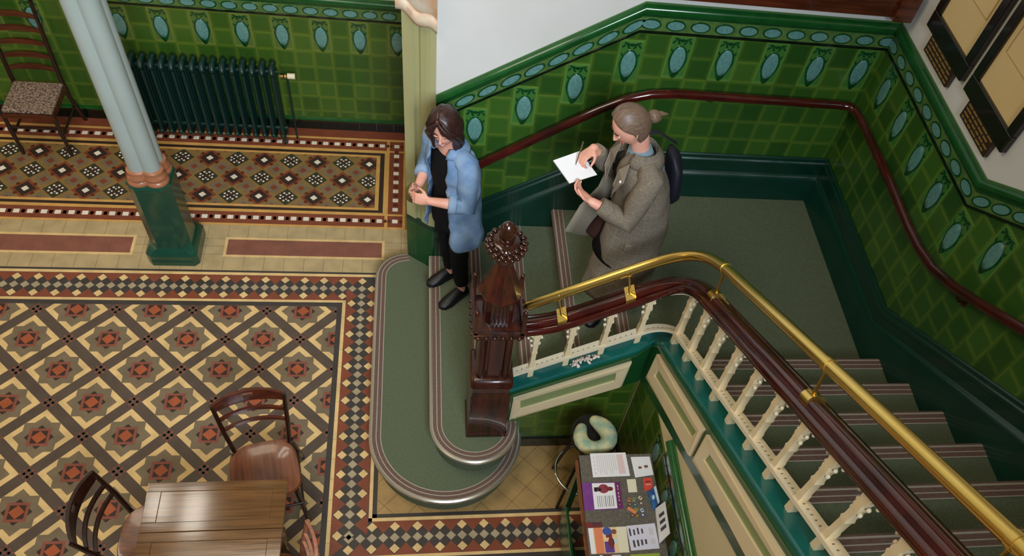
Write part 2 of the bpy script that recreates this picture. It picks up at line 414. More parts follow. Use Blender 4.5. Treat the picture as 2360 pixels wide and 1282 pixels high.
while u < XR - .03: fr.append((u, LVL + DT - .130, 0)); u += T6
cladding(wall_stair, Wsx, V((0, -1, 0)), [secA, secB], g, colr_stair, [(2.858, nz1(2.858) + DT), (XB, LVL + DT), (XR - .0, LVL + DT)], fr, mo)
# right wall tiles, u = -y
Wr = lambda u, v, n: V((XR - n, -u, v))
ub = -YB; A2 = LVL + DT - .188 - ub * sl
secA = [(-1, 0, -ub), (1, 0, 4.2), (-sl, 1, A2), (sl, -1, -(LVL + .33 - ub * sl))]
secB = [(1, 0, ub), (-1, 0, YS), (0, 1, B), (0, -1, -(LVL + .33))]
g = []; mo = []
for k in range(0, 30):
    u0 = -YS + .115 + (k - 1) * T6; u1 = u0 + T6; kind = (k % 2 == 1)
    vt = B - .006 if u1 < ub + .09 else LVL + DT - .188 + (u0 - ub) * sl
    g.append((u0, u1, vt, kind))
    if kind: mo.append((u0 + T6 / 2, vt))
fr = []; u = -YS + .06
while u < ub - .04: fr.append((u, LVL + DT - .130, 0)); u += T6
u = ub + .07
while u < 4.1: fr.append((u, LVL + DT - .130 + (u - ub) * sl, sl)); u += .138
cladding(wall_right, Wr, V((-1, 0, 0)), [secA, secB], g, colr_stair, [(-YS, LVL + DT), (ub, LVL + DT), (4.1, LVL + DT + (4.1 - ub) * sl)], fr, mo)
# stair skirting boards
SK = [(0, .365), (.012, .368), (.020, .360), (.020, .335), (.028, .325), (.028, .300), (.018, .290), (.018, .215), (.030, .205), (.046, .180), (.046, -1.2), (0, -1.2)]
w = MB(); w.sweep([(V((2.858, YS, nz1(2.858))), V((0, -1, 0))), (V((XB, YS, LVL)), V((0, -1, 0))), (V((XR, YS, LVL)), V((-1, -1, 0)))], SK, 'skirt', closed_prof=True)
struct(w.build('baseboard_back', smooth=35))
w = MB(); w.sweep([(V((XR, YS, LVL)), V((-1, -1, 0))), (V((XR, YB, LVL)), V((-1, 0, 0))), (V((XR, -4.3, wl2(-4.3))), V((-1, 0, 0)))], SK, 'skirt', closed_prof=True)
struct(w.build('baseboard_right', smooth=35))
# timber sill high on the stair wall
w = MB(); w.box((4.0, .20, 2.665), (5.56, YS, 2.80), 'chairred'); w.box((5.50, .17, 2.655), (5.62, YS, 2.83), 'chairred'); struct(w.build('trim_2', bevel=.006))

# ------------------------------------------------------------------ floor mosaic
fl = floor_slab
FC = dict(dark=(64, 58, 54), field=(87, 73, 62), cream=(220, 187, 128), taupe=(120, 105, 82), orange=(164, 84, 50), pink=(138, 78, 62), redb=(128, 68, 46), grey=(168, 152, 122),
          beige=(180, 158, 116), olive=(136, 108, 62), maroon=(92, 44, 32), brown=(58, 42, 34), amber=(166, 134, 84), white=(232, 222, 204), mauve=(134, 84, 68), line=(128, 110, 78), ochre=(206, 158, 88), amline=(112, 86, 48), dgreen=(58, 58, 42))
for k_, c_ in FC.items(): M['f_' + k_] = mat('floor_' + k_, c_, 0.42, rgb2=tuple(min(255, int(v * 1.1)) for v in c_), scale=9, coat=0.08, spec=0.35)
LV = 0.0004
def fpoly(pts, m, lv, reg=None):
    if reg:
        q = [tuple(p) for p in pts]
        for h in ((1, 0, reg[1]), (-1, 0, -reg[0]), (0, 1, reg[3]), (0, -1, -reg[2])):
            q = clip(q, *h)
            if len(q) < 3: return
        pts = q
    fl.poly([(x, y, lv * LV) for x, y in pts], M['f_' + m])
def frect(x0, x1, y0, y1, m, lv, reg=None): fpoly([(x0, y0), (x1, y0), (x1, y1), (x0, y1)], m, lv, reg)
def fdia(x, y, r, m, lv, reg=None): fpoly([(x - r, y), (x, y - r), (x + r, y), (x, y + r)], m, lv, reg)
XL = -2.4
frect(-4.2, XR, -3.4, YH, 'beige', 0)
# beige walk with square tiles
for k in range(40): 
    x = 2.59 - k * T6; 
    if x > XL: frect(x - .0015, x + .0015, .40, .88, 'line', 1)
for y in (.562, .648, .727): frect(XL, XP, y - .0015, y + .0015, 'line', 1)
for (x0, x1) in ((-1.6, .542), (1.206, 2.457)):
    frect(x0, x1, .537, .745, 'cream', 2); frect(x0 + .022, x1 - .022, .560, .722, 'mauve', 3)
    for k in range(1, 16):
        x = x1 - .022 - k * T6
        if x > x0 + .03: frect(x - .001, x + .001, .560, .722, 'redb', 4)
# main carpet border
frect(XL, 2.468, -3.3, .399, 'dark', 2)
frect(XL, 2.438, -3.3, .379, 'cream', 3)
frect(XL, 2.415, -3.3, .352, 'redb', 4)
frect(2.438 - .03, 4.15, -2.32, -1.690, 'dark', 2); frect(2.415, 4.15, -2.32, -1.717, 'cream', 3); frect(2.415, 4.15, -2.004, -1.742, 'redb', 4)
S = .0737
def band(line, along, fixed):
    pass
def bdia(kind, a, off):
    pass
frect(XL, 2.415, -3.3, .352, 'dark', 4.5); frect(2.30, 4.15, -2.004, -1.742, 'dark', 4.6)
def tooth(x, y, dx, dy, L=.118, g=.032):
    "red triangle standing on the outer line, apex towards the middle row"
    px_, py_ = -dy, dx
    fpoly([(x + dx * L + px_ * S, y + dy * L + py_ * S), (x + dx * L - px_ * S, y + dy * L - py_ * S), (x + dx * g, y + dy * g)][::(1 if dx * 0 + 1 else 1)], 'redb', 5.5)
for k in range(0, 34):
    x = 2.293 - k * 2 * S
    if x < XL: break
    fdia(x, .308, .0335, 'cream', 6)
    if x < 2.24: fdia(x, .155, .0335, 'cream', 6)
    tooth(x - S, .231, 0, 1)
    if x - S < 2.12: tooth(x - S, .231, 0, -1)
for k in range(0, 66):
    x = 2.293 - k * S
    if x < XL: break
    fdia(x, .231, .0325, 'grey', 6)
for k in range(1, 29): fdia(2.293, .231 - k * S, .0325, 'grey', 6)
for k in range(0, 15):
    y = .231 - k * 2 * S
    if y > -1.75: fdia(2.368, y - (.0 if k else .0), .0335, 'cream', 6)
    if k: fdia(2.218, y + S * 0, .0335, 'cream', 6)
    if y - S > -1.80: tooth(2.293, y - S, 1, 0)
    if k or 1: tooth(2.293, y - S, -1, 0)
for k in range(0, 26):
    x = 2.293 + k * S
    fdia(x, -1.858, .0325, 'grey', 6)
    if k % 2 == 0:
        if x > 2.36: fdia(x, -1.782, .0335, 'cream', 6)
        fdia(x, -1.934, .0335, 'cream', 6)
    else:
        if x > 2.40: tooth(x, -1.860, 0, 1)
        tooth(x, -1.860, 0, -1)
fdia(2.330, .268, .0, 'grey', 6) if False else None
# carpet field
frect(XL, 2.175, -3.3, .113, 'cream', 7); frect(XL, 2.150, -3.3, .090, 'dark', 8); frect(XL, 2.112, -3.3, .050, 'field', 8.5)
frect(2.175, 4.15, -2.026, -1.982, 'cream', 7) if False else frect(2.175, 4.15, -2.3, -1.978, 'dark', 7); frect(2.175, 4.15, -2.000, -1.978, 'cream', 7.5)
for kk in range(0, 46):
    y = .10 - kk * T6
    frect(2.150, 2.175, y - .001, y + .001, 'line', 8)
reg = (XL, 2.112, -3.3, .050)
for i in range(-9, 9):
    for j in range(-1, 13):
        x, y = i * .266, -j * .266
        if (i + j) % 2:
            fdia(x, y, .213, 'cream', 9, reg); fdia(x, y, .160, 'taupe', 10, reg)
            frect(x - .110, x + .110, y - .110, y + .110, 'taupe', 11, reg)
            # keep the cream corners: star = diamond + square, trimmed to the cream diamond
            frect(x - .066, x + .066, y - .066, y + .066, 'pink', 12, reg); fdia(x, y, .060, 'taupe', 12, reg) if False else None
            frect(x - .047, x + .047, y - .047, y + .047, 'brown', 13, reg); fdia(x, y, .047, 'orange', 14, reg)
            for dx, dy in ((1, 0), (-1, 0), (0, 1), (0, -1)):
                cx_, cy_ = x + dx * .066, y + dy * .066; px_, py_ = -dy, dx
                fpoly([(cx_ + px_ * .024, cy_ + py_ * .024), (cx_ + dx * .024, cy_ + dy * .024), (cx_ - px_ * .024, cy_ - py_ * .024)][::1], 'brown', 13, reg)
        else:
            for a_, b_ in ((-1, 0), (1, 0), (0, -1), (0, 1), (-2, 0), (2, 0), (0, -2), (0, 2), (-1, -1), (1, 1), (-1, 1), (1, -1), (0, 0)):
                fdia(x + a_ * .0235, y + b_ * .0235, .0105, 'pink' if (a_ + b_) % 2 == 0 or abs(a_ * b_) else 'dark', 12, reg); fdia(x + a_ * .0235, y + b_ * .0235, .0105, 'pink', 12, reg) if abs(a_) + abs(b_) == 1 else None
# amber diagonal tiles in the corner by the stairs
frect(2.468, 4.15, -1.690, .38, 'amber', 3)
def dline(x0, y0, x1, y1, lv=4):
    pass
for k in range(-14, 22):
    c = k * T6 * 1.4142
    for sg in (1, -1):
        pts = [(2.0, 0), (5.0, 0)]
        a = (2.3, -2.2); L = 3.2
        x0 = 2.3; y0 = c - 1.2
        p = [(x0, y0 - .0022), (x0 + L, y0 + sg * L - .0022), (x0 + L, y0 + sg * L + .0022), (x0, y0 + .0022)]
        fpoly(p, 'amline', 4, (2.468, 4.149, -1.690, -.9))
# corridor carpet
frect(XL, XP, .879, YH, 'olive', 1)
frect(XL, 2.62, .879, 1.985, 'ochre', 2); frect(XL, 2.655, 1.985, YH, 'redb', 3)
frect(XL, 2.447, .901, 1.030, 'redb', 3); frect(XL, 2.447, 1.835, 1.958, 'redb', 3); frect(2.472, 2.597, .901, 1.030, 'redb', 3)
frect(2.472, 2.597, 1.052, 1.815, 'redb', 3); frect(2.472, 2.597, 1.835, 1.958, 'redb', 3)
frect(XL, 2.430, 1.062, 1.800, 'brown', 3); frect(XL, 2.392, 1.092, 1.768, 'ochre', 4); frect(XL, 2.360, 1.118, 1.742, 'olive', 5)
def sq(x, y):
    frect(x - .0225, x + .0225, y - .021, y + .021, 'white', 5)
    for d in (-1, 1): frect(x + d * .0497 - .012, x + d * .0497 + .012, y - .017, y + .017, 'maroon', 5)
for k in range(50):
    x = 2.405 - k * .0995
    if x < XL: break
    sq(x, .968); sq(x, 1.897)
for k in range(7): 
    y = 1.105 + k * .1105
    frect(2.5115, 2.5575, y - .021, y + .021, 'white', 5); frect(2.517, 2.552, y + .038, y + .0725, 'maroon', 5)
sq(2.5345, .968); sq(2.5345, 1.897)
reg = (XL, 2.360, 1.118, 1.742)
for r, y in enumerate((1.650, 1.432, 1.213)):
    for k in range(0, 24):
        x = 2.298 - k * .223
        if x < XL: break
        if (k + r) % 2 == 0:
            fdia(x, y, .112, 'redb', 7, reg); fdia(x, y, .082, 'brown', 8, reg); fdia(x, y, .031, 'white', 9, reg)
            for a_, b_ in ((1, 1), (1, -1), (-1, 1), (-1, -1)): fdia(x + a_ * .062, y + b_ * .050, .020, 'maroon', 9, reg)
        else:
            fdia(x, y, .098, 'dgreen', 7, reg); frect(x - .050, x + .050, y - .045, y + .045, 'brown', 8, reg)
            for q in range(8):
                t = math.pi / 4 * q + math.pi / 8; cx_, cy_ = x + .052 * math.cos(t), y + .047 * math.sin(t); d = .0115
                fpoly([(cx_ - d, cy_), (cx_, cy_ - d), (cx_ + d, cy_), (cx_, cy_ + d)], 'white', 9, reg)
            for q in range(4):
                t = math.pi / 2 * q; cx_, cy_ = x + .027 * math.cos(t), y + .027 * math.sin(t); fdia(cx_, cy_, .009, 'white', 9, reg)
            fdia(x, y, .018, 'dgreen', 9, reg)
        # small red lozenges in pale olive lozenges between the motifs
        for yy in (y - .109,):
            fdia(x + .1115, yy, .075, 'taupe', 6, reg); fdia(x + .1115, yy, .033, 'redb', 7, reg)
    if r == 0:
        for k in range(0, 24): fdia(2.298 - k * .223 + .1115, 1.650 + .109, .033, 'redb', 7, reg)
struct(fl.build('floor', origin=(0, 0, 0)))

# ================================================================== STAIRCASE
def arc(cx, cy, r, a0, a1, n):
    return [(cx + r * math.cos(math.radians(a0 + (a1 - a0) * k / n)), cy + r * math.sin(math.radians(a0 + (a1 - a0) * k / n))) for k in range(n + 1)]
def offset(path, d):
    "inward offset of an open path (inside on the left of the direction of travel)"
    out = []
    for i, p in enumerate(path):
        a = V(path[max(i - 1, 0)]); b = V(path[min(i + 1, len(path) - 1)]); t = (b - a).normalized(); n = V((-t.y, t.x)); out.append((p[0] + n.x * d, p[1] + n.y * d))
    return out
STR = [(.000, .010, 'noseline'), (.010, .034, 'nosebrown'), (.034, .040, 'noseline'), (.040, .064, 'nosebrown'), (.064, .070, 'noseline')]
def nosing(parent, path, z, metal=False):
    w = MB()
    for a, b, m in STR:
        pa, pb = offset(path, a), offset(path, b)
        R = [[V((p[0], p[1], z - .004)), V((p[0], p[1], z + .003)), V((q[0], q[1], z + .003)), V((q[0], q[1], z - .004))] for p, q in zip(pa, pb)]
        w.rings(R, m if not (metal and a == 0) else 'nosesilver')
    pa = path; pb = offset(path, -.012); pc = offset(path, -.014); pd = offset(path, .002)
    w.rings([[V((p[0], p[1], z + .003)), V((q[0], q[1], z - .003)), V((r[0], r[1], z - .022)), V((t[0], t[1], z - .034))] for p, q, r, t in zip(pa, pb, pc, pd)], 'nosesilver' if metal else 'nosebrown')
    return w.build('nosing', parent, smooth=40)
st = thing('staircase', 'green carpeted quarter-turn staircase with brown striped step edges', 'staircase', (2.9, -.4, 0))
p1 = [(2.655, .452)] + arc(2.652, .215, .232, 90, 180, 12)[1:] + [(2.419, -.2), (2.419, -.6), (2.42, -1.0)] + arc(2.930, -1.18, .511, 178, 362, 40)
p2 = [(2.829, .275), (2.829, -.2), (2.829, -.7), (2.829, -1.12)] + arc(3.115, -1.21, .286, 178, 362, 30)
def step(path, z0, z1, close):
    w = MB(); pts = path + close
    inn = offset(path, .018) + close
    w.prism([V((x, y, z0)) for x, y in inn], [V((x, y, z1 - .03)) for x, y in inn], 'lino'); w.prism([V((x, y, z1 - .03)) for x, y in pts], [V((x, y, z1)) for x, y in pts], 'lino')
    return w
for path, i, cl in ((p1, 1, [(3.42, .30), (2.86, .30), (2.80, .345)]), (p2, 2, [(3.40, .275)])):
    o = step(path, 0 if i == 1 else (i - 1) * R_, i * R_, cl).build('step', st); nosing(o, path, i * R_, True)
for i in (3, 4, 5):
    x = 2.829 + (i - 2) * G1; w = MB(); w.box((x + .018, -1.10, (i - 2) * R_), (x + G1 + .3, .276, i * R_ - .03), 'lino'); w.box((x, -1.10, i * R_ - .03), (x + G1 + .05, .276, i * R_), 'lino')
    o = w.build('step', st); nosing(o, [(x, .275), (x, -.4), (x, -1.10)], i * R_)
x = 2.829 + 4 * G1; w = MB(); w.box((x + .018, -1.10, LZ - .30), (XR - .04, .276, LZ - .03), 'lino'); w.box((x, -1.10, LZ - .03), (XR - .04, .276, LZ), 'lino'); w.box((4.25, Y0 - .04, LZ - .3), (XR - .04, -1.10, LZ), 'lino')
o = w.build('landing', st); nosing(o, [(x, .275), (x, -.4), (x, -1.10)], LZ)
for i in range(9):
    y = Y0 - i * G2; z = (7 + i) * R_; w = MB(); w.box((4.25, y - G2 - .06, z - R_ - .1), (XR - .04, y - .018, z - .03), 'lino'); w.box((4.25, y - G2 - .04, z - .03), (XR - .04, y, z), 'lino')
    o = w.build('step', st); nosing(o, [(XR - .045, y), (5, y), (4.26, y)], z)
# --- near string, sweeping round the inner corner
XC, YC, RC = 4.06, -1.29, .16
def spath(d1, d2, x0=3.32, ye=-4.3, rc=RC, ex=lambda x, z: z, n=12, step_=.1, relax=0):
    "centre line of the balustrade: lower run, quarter turn, upper run; also gives the horizontal normal"
    P = []; x = x0
    while x < XC - .02: P.append((V((x, YC + RC, ex(x, nz1(x) + d1))), V((0, -1, 0)))); x += step_
    za = nz1(XC) + d1; zb = nz2(YC) + d2
    for k in range(n + 1):
        t = math.pi / 2 * k / n; s = k / n
        sm = za + (zb - za) * s
        P.append((V((XC + rc * math.sin(t) + (RC - rc) * 0, YC + rc * math.cos(t), sm)), V((-math.sin(t), -math.cos(t), 0))))
    y = YC - step_
    while y > ye: P.append((V((XC + RC, y, nz2(y) + d2)), V((-1, 0, 0)))); y -= step_
    for _ in range(relax):
        Q = list(P)
        for i in range(2, len(P) - 2): Q[i] = ((P[i - 1][0] + P[i][0] * 2 + P[i + 1][0]) / 4, ((P[i - 1][1] + P[i][1] * 2 + P[i + 1][1]) / 4).normalized())
        P = Q
    return P
w = MB()    # solid string: front face y=YN / x=XS
xs0 = 3.31
f = [(xs0, nz1(xs0) - .30), (XS, nz1(XS) - .30), (XS, 1.312), (4.06, nz1(4.06) + .095), (xs0, nz1(xs0) + .10)]
w.prism([V((x, YN, z)) for x, z in f], [V((x, YN + .015, z)) for x, z in f], 'string')
f = [(xs0, nz1(xs0) - .30), (XS, nz1(XS) - .30), (XS, nz1(4.06) + .06), (4.06, nz1(4.06) + .06), (xs0, nz1(xs0) + .07)]
w.prism([V((x, YN + .014, z)) for x, z in f], [V((x, YN + .13, z)) for x, z in f], 'string')
f = [(YN, nz2(YN) - .30), (-4.3, nz2(-4.3) - .30), (-4.3, nz2(-4.3) + .165), (-1.29, nz2(-1.29) + .155), (YN, 1.312)]
w.prism([V((XS, y, z)) for y, z in f], [V((XS + .015, y, z)) for y, z in f], 'string')
f = [(YN, nz2(YN) - .30), (-4.3, nz2(-4.3) - .30), (-4.3, nz2(-4.3) + .14), (-1.33, nz2(-1.33) + .10), (YN, 1.20)]
w.prism([V((XS + .014, y, z)) for y, z in f], [V((XS + .10, y, z)) for y, z in f], 'string')
w.box((XS + .001, YN + .001, nz1(XS) - .2), (XS + .12, YN + .13, nz1(XS) + .06), 'string')
o = w.build('string_board', st); plabel(o, 'bottle green stringer board')
def inner_edge():
    P = spath(.100, .168, step_=.06); out = []
    n_arc = sum(1 for p, n in P if abs(n.x) > .001 and abs(n.y) > .001) + 1; k = 0
    for p, n in P:
        if n.x > -.001: q = V((min(p.x, 4.06), YN - .004, p.z))
        elif n.y > -.001: q = V((XS - .004, min(p.y, -1.29), p.z))
        else:
            t = math.atan2(-n.x, -n.y) / (math.pi / 4); q = V((4.06 + .086 * min(1, t), YN - .004 - .086 * max(0, t - 1), p.z))
        out.append((q, n))
    return P, out
P_, I_ = inner_edge()
w = MB(); w.rings([[q + V((0, 0, -.03)), q + V((0, 0, .004)), q - n * .008 + V((0, 0, .012)), p - n * .06 + V((0, 0, .012)), p - n * .066 + V((0, 0, -.03))] for (p, n), (q, _) in zip(P_, I_)], 'teals')
plabel(w.build('string_capping', st, smooth=35), 'teal gloss capping')
w = MB(); w.sweep([(q - V((0, 0, .035)), n) for q, n in I_], [(-.004, -.014), (.010, -.012), (.014, 0), (.010, .012), (-.004, .014)], 'string', closed_prof=True); w.build('string_moulding', st, smooth=40)
def panel(W, q, inn, name='string_panel'):
    "raised cream frame round a sage field; q and inn are four (u,v)"
    w = MB(); n = 4
    o0 = [W(u, v, .0) for u, v in q]; o1 = [W(u, v, .016) for u, v in q]
    c = (sum(a for a, b in q) / 4, sum(b for a, b in q) / 4)
    mid = [(u + (c[0] - u) * .04, v + (c[1] - v) * .12) for u, v in q]
    o2 = [W(u, v, .022) for u, v in mid]; o3 = [W(u, v, .018) for u, v in inn]; o4 = [W(u, v, .006) for u, v in inn]
    ids = [[w.vert(p) for p in r] for r in (o0, o1, o2, o3, o4)]
    for a in range(4):
        for k in range(4): w.face((ids[a][k], ids[a][(k + 1) % 4], ids[a + 1][(k + 1) % 4], ids[a + 1][k]), 'cream')
    o = w.build(name, st); plabel(o, 'cream panel frame')
    w = MB(); w.prism([W(u, v, .0) for u, v in inn], [W(u, v, .0065) for u, v in inn], 'sage'); w.build('panel_field', o)
L1 = lambda x, d: (x, nz1(x) + d)
panel(lambda u, v, n: V((u, YN - n, v)), [L1(3.348, -.27), L1(4.045, -.27), L1(4.052, .0), L1(3.352, .0)], [L1(3.410, -.165), L1(3.985, -.175), L1(3.975, -.065), L1(3.400, -.045)])
L2 = lambda y, d: (-y, nz2(y) + d)
Wx = lambda u, v, n: V((XS - n, -u, v))
panel(Wx, [L2(-1.305, -.190), L2(-2.095, -.190), L2(-2.070, .070), L2(-1.318, .080)], [L2(-1.395, -.085), L2(-2.025, -.075), L2(-2.035, .0), L2(-1.41, .0)])
panel(Wx, [L2(-2.124, -.190), L2(-2.965, -.190), L2(-2.94, .070), L2(-2.115, .070)], [L2(-2.20, -.085), L2(-2.90, -.075), L2(-2.90, .0), L2(-2.215, .0)])
panel(Wx, [L2(-2.990, -.190), L2(-3.9, -.190), L2(-3.9, .070), L2(-2.965, .070)], [L2(-3.07, -.085), L2(-3.85, -.075), L2(-3.85, .0), L2(-3.08, .0)])
# --- spandrel walls under the flights
w = MB(); f = [(3.32, 0), (XS + .12, 0), (XS + .12, nz1(XS) - .24), (3.32, nz1(3.32) - .24)]
w.prism([V((x, YN + .012, z)) for x, z in f], [V((x, YN + .11, z)) for x, z in f], 'grout')
wall_sp = struct(w.build('wall_front'))
Wn = lambda u, v, n: V((u, YN + .012 - n, v))
A3 = nz1(0) - .28
mb = MB(); tiles(mb, Wn, [[(-1, 0, -3.33), (1, 0, XS), (-sl, 1, A3), (0, -1, -.128)]], [(XS - (k + 1) * T6, XS - k * T6, 1.112 + (0 if k % 2 else T6 / 2), False) for k in range(6)], colr_hall); mb.build('wall_tile', wall_sp)
w = MB()
for k in range(6): w.box((XS - (k + 1) * T6 + .001, YN - .002, 0), (XS - k * T6 - .001, YN + .012, .096), 'blackglaze')
w.sweep([(V((3.33, YN + .012, 0)), V((0, -1, 0))), (V((XS, YN + .012, 0)), V((0, -1, 0)))], [(0, .096), (.018, .100), (.022, .112), (.018, .124), (0, .128)], 'blackglaze'); w.build('base_tile', wall_sp, smooth=40)
w = MB(); f = [(YN + .1, 0), (-4.3, 0), (-4.3, nz2(-4.3) - .24), (YN + .1, nz2(YN + .1) - .24)]
w.prism([V((XS + .012, y, z)) for y, z in f], [V((XS + .095, y, z)) for y, z in f], 'creamwall'); wall_sq = struct(w.build('wall_inner'))
A4 = nz2(0) - .28
g = []; mo = []
for k in range(0, 21):
    u0 = 1.20 + .02 + k * T6; kind = (k % 2 == 1); g.append((u0, u0 + T6, 1.112, kind))
    if kind and nz2(-u0) - .30 > 1.14: mo.append((u0 + T6 / 2, 1.112))
Wq = lambda u, v, n: V((XS + .012 - n, -u, v))
fr = [(1.95 + k * .138, 1.182, 0) for k in range(16)]
cladding(wall_sq, Wq, V((-1, 0, 0)), [[(-1, 0, -1.2), (1, 0, 4.3), (-sl, 1, A4), (0, 1, 1.122), (0, -1, -.128)]], g, colr_hall, [(1.86, 1.312), (4.3, 1.312)], fr, mo)
w = MB(); w.sweep([(V((XS + .012, YN, 0)), V((-1, 0, 0))), (V((XS + .012, -4.3, 0)), V((-1, 0, 0)))], [(0, 0), (.014, 0), (.014, .096), (.022, .112), (.016, .126), (0, .128)], 'blackglaze'); w.build('base_tile', wall_sq, smooth=40)

# ================================================================== BANISTER
bn = thing('banister', 'dark mahogany banister over cream fretted balusters, turning up the inner edge of the stairs', 'banister', (3.34, -1.13, .7))
def ease(x, z): return z + .10 * math.exp(-((x - 3.30) / .14) ** 2) if x < 3.8 else z
PROF = [(-.066, .006), (-.068, .024), (-.060, .042), (-.046, .046), (-.034, .034), (-.030, .034), (-.028, .052), (-.016, .066), (0, .070), (.016, .066), (.028, .052), (.030, .034), (.034, .034), (.046, .046), (.060, .042), (.068, .024), (.066, .006), (.050, .000), (.054, -.016), (.044, -.030), (.030, -.034), (-.030, -.034), (-.044, -.030), (-.054, -.016), (-.050, 0)]
w = MB(); w.sweep(spath(.590, .690, x0=3.29, ex=ease, step_=.03, n=10, relax=22), PROF, 'mahog', closed_prof=True); plabel(w.build('handrail', bn, smooth=50), 'polished dark red mahogany rail')
w = MB()    # pierced rail as two strips with rungs between the holes
pp = spath(.200, .275, x0=3.32, step_=.05, n=16)
for a, b in ((.007, .028), (-.028, -.007)): w.sweep(pp, [(a, -.012), (a, .012), (b, .012), (b, -.012)], 'ivory', closed_prof=True)
w.sweep(pp, [(-.024, -.012), (-.024, -.004), (.024, -.004), (.024, -.012)], 'ivory', closed_prof=True) if False else None
acc = 0; last = pp[0][0]
dense = []
for i in range(len(pp) - 1):
    (a, na), (b, nb) = pp[i], pp[i + 1]
    for k in range(10): dense.append((a.lerp(b, k / 10), na.lerp(nb, k / 10), (b - a).normalized()))
for i in range(len(dense) - 1):
    acc += (dense[i + 1][0] - dense[i][0]).length
    if acc > .034:
        acc = 0; p, nn, t = dense[i]; u = V((0, 0, 1)); c = [p + nn * a + t * b + u * d for d in (-.011, .011) for a, b in ((-.008, -.013), (.008, -.013), (.008, .013), (-.008, .013))]
        w.prism(c[:4], c[4:], 'ivory')
plabel(w.build('pierced_rail', bn), 'cream rail pierced with a row of small square holes')
def baluster(p, nrm, t, ztop, zpr):
    "flat fretted baluster: square foot, waist, swelling, scroll brackets under the rail"
    w = MB(); z0 = p.z; h = ztop - z0; X, Y = V(t), V(nrm)
    def sec(z, a, b): return [p + V((0, 0, z - z0)) + X * x * a + Y * y * b for x, y in ((-1, -1), (1, -1), (1, 1), (-1, 1))]
    S_ = [(z0, .017, .020), (zpr + .06, .017, .020), (zpr + .075, .014, .018), (z0 + h * .52, .014, .018), (z0 + h * .56, .019, .020), (z0 + h * .60, .014, .018), (z0 + h * .72, .016, .018), (z0 + h * .78, .021, .021), (z0 + h * .83, .015, .018), (z0 + h * .90, .022, .020), (ztop, .024, .021)]
    w.rings([sec(*q) for q in S_], 'cream')
    o = w.build('baluster', bn, smooth=20)
    w = MB()
    rise = (R_ / G1)
    for sg in (-1, 1):
        pts = []
        for k in range(9):
            a = math.pi / 2 * k / 8; dx = .072 * (1 - math.cos(a)) + .008; dz = -.125 + .115 * math.sin(a)
            pts.append(p + X * sg * dx + V((0, 0, h + dz + sg * dx * rise * (1 if t[2] >= 0 else 1))))
        w.tube(pts, [(.011, .0085)] * 9, 'ivory', n=6, side=nrm)
        for q, (dx, dz, r) in enumerate(((.022, -.150, .010), (.030, -.095, .009), (.050, -.055, .008))):
            w.ellipsoid(p + X * sg * dx + V((0, 0, h + dz + sg * dx * rise)), (r, r, r * 1.2), 'ivory', 8, 6)
    w.build('scroll_bracket', o, smooth=60)
for x in (3.345, 3.447, 3.655, 3.859, 4.063):
    if x < 3.4: continue
    p = V((x, YC + RC, nz1(x) + .110)); tt = V((1, 0, 0)); baluster(p, V((0, -1, 0)), tt, ease(x, nz1(x) + .565), nz1(x) + .2)
for k in range(13):
    y = -1.300 - k * .2015; p = V((XC + RC, y, nz2(y) + .178)); baluster(p, V((-1, 0, 0)), V((0, -1, 0)), nz2(y) + .665, nz2(y) + .275)
w = MB(); w.sweep(spath(.552, .652, x0=3.32, ex=ease, step_=.03, n=10, relax=22), [(-.012, -.02), (-.012, .01), (.012, .01), (.012, -.02)], 'ivory', closed_prof=True); w.build('fillet_rail', bn)
# half baluster against the newel
# ---- brass rail on brackets
br = thing('brass_handrail', 'polished brass handrail carried on short brackets above the banister', 'handrail', (3.36, -1.12, 1.5))
bp = spath(.885, .945, x0=3.365, step_=.03, n=10, rc=.16, relax=40)
w = MB(); w.tube([p for p, n in bp], .0275, 'brass', n=20, round_caps=True); w.build('rail', br, smooth=60)
def bracket(p, base, t, kind):
    w = MB(); w.tube([base, base.lerp(p, .5) , p], [.009, .0065, .008], 'brass', n=10)
    T = V(t)
    w.tube([p - T * .013, p + T * .013], .0305, 'brass', n=20)
    if kind: 
        X = T; Y = V((0, 0, 1)).cross(T).normalized(); c = base
        w.prism([c + X * a + Y * b + V((0, 0, -.010)) for a, b in ((-.030, -.045), (.030, -.045), (.030, .045), (-.030, .045))], [c + X * a + Y * b + V((0, 0, .008)) for a, b in ((-.030, -.045), (.030, -.045), (.030, .045), (-.030, .045))], 'brass')
        w.prism([c + X * a - Y * b + V((0, 0, z)) for a, b, z in ((-.030, .045, -.03), (.030, .045, -.03), (.030, .052, -.03), (-.030, .052, -.03))], [c + X * a - Y * b + V((0, 0, z)) for a, b, z in ((-.030, .045, .008), (.030, .045, .008), (.030, .052, .008), (-.030, .052, .008))], 'brass')
        for a in (-.018, .018): w.ellipsoid(c + X * a + V((0, 0, .010)), (.006, .006, .004), 'chrome', 8, 5)
    else:
        c = base + V((.008, 0, .000)); w.tube([c - T * .032, c + T * .032], [(.034, .040)] * 2, 'brass', n=20, side=(0, 0, 1))
    w.build('bracket', br, smooth=40)
tl = V((G1, 0, R_)).normalized(); tu = V((0, -G2, R_)).normalized()
for x in (3.565, 3.925): bracket(V((x - .045, YC + RC, nz1(x - .045) + .882)), V((x, YC + RC, nz1(x) + (.674 if x < 3.7 else .662))), tl, 1)
for y in (-1.49, -2.435, -3.3): bracket(V((XC + RC, y + .03, nz2(y + .03) + .945)), V((XC + RC, y, nz2(y) + .735)), tu, 0)

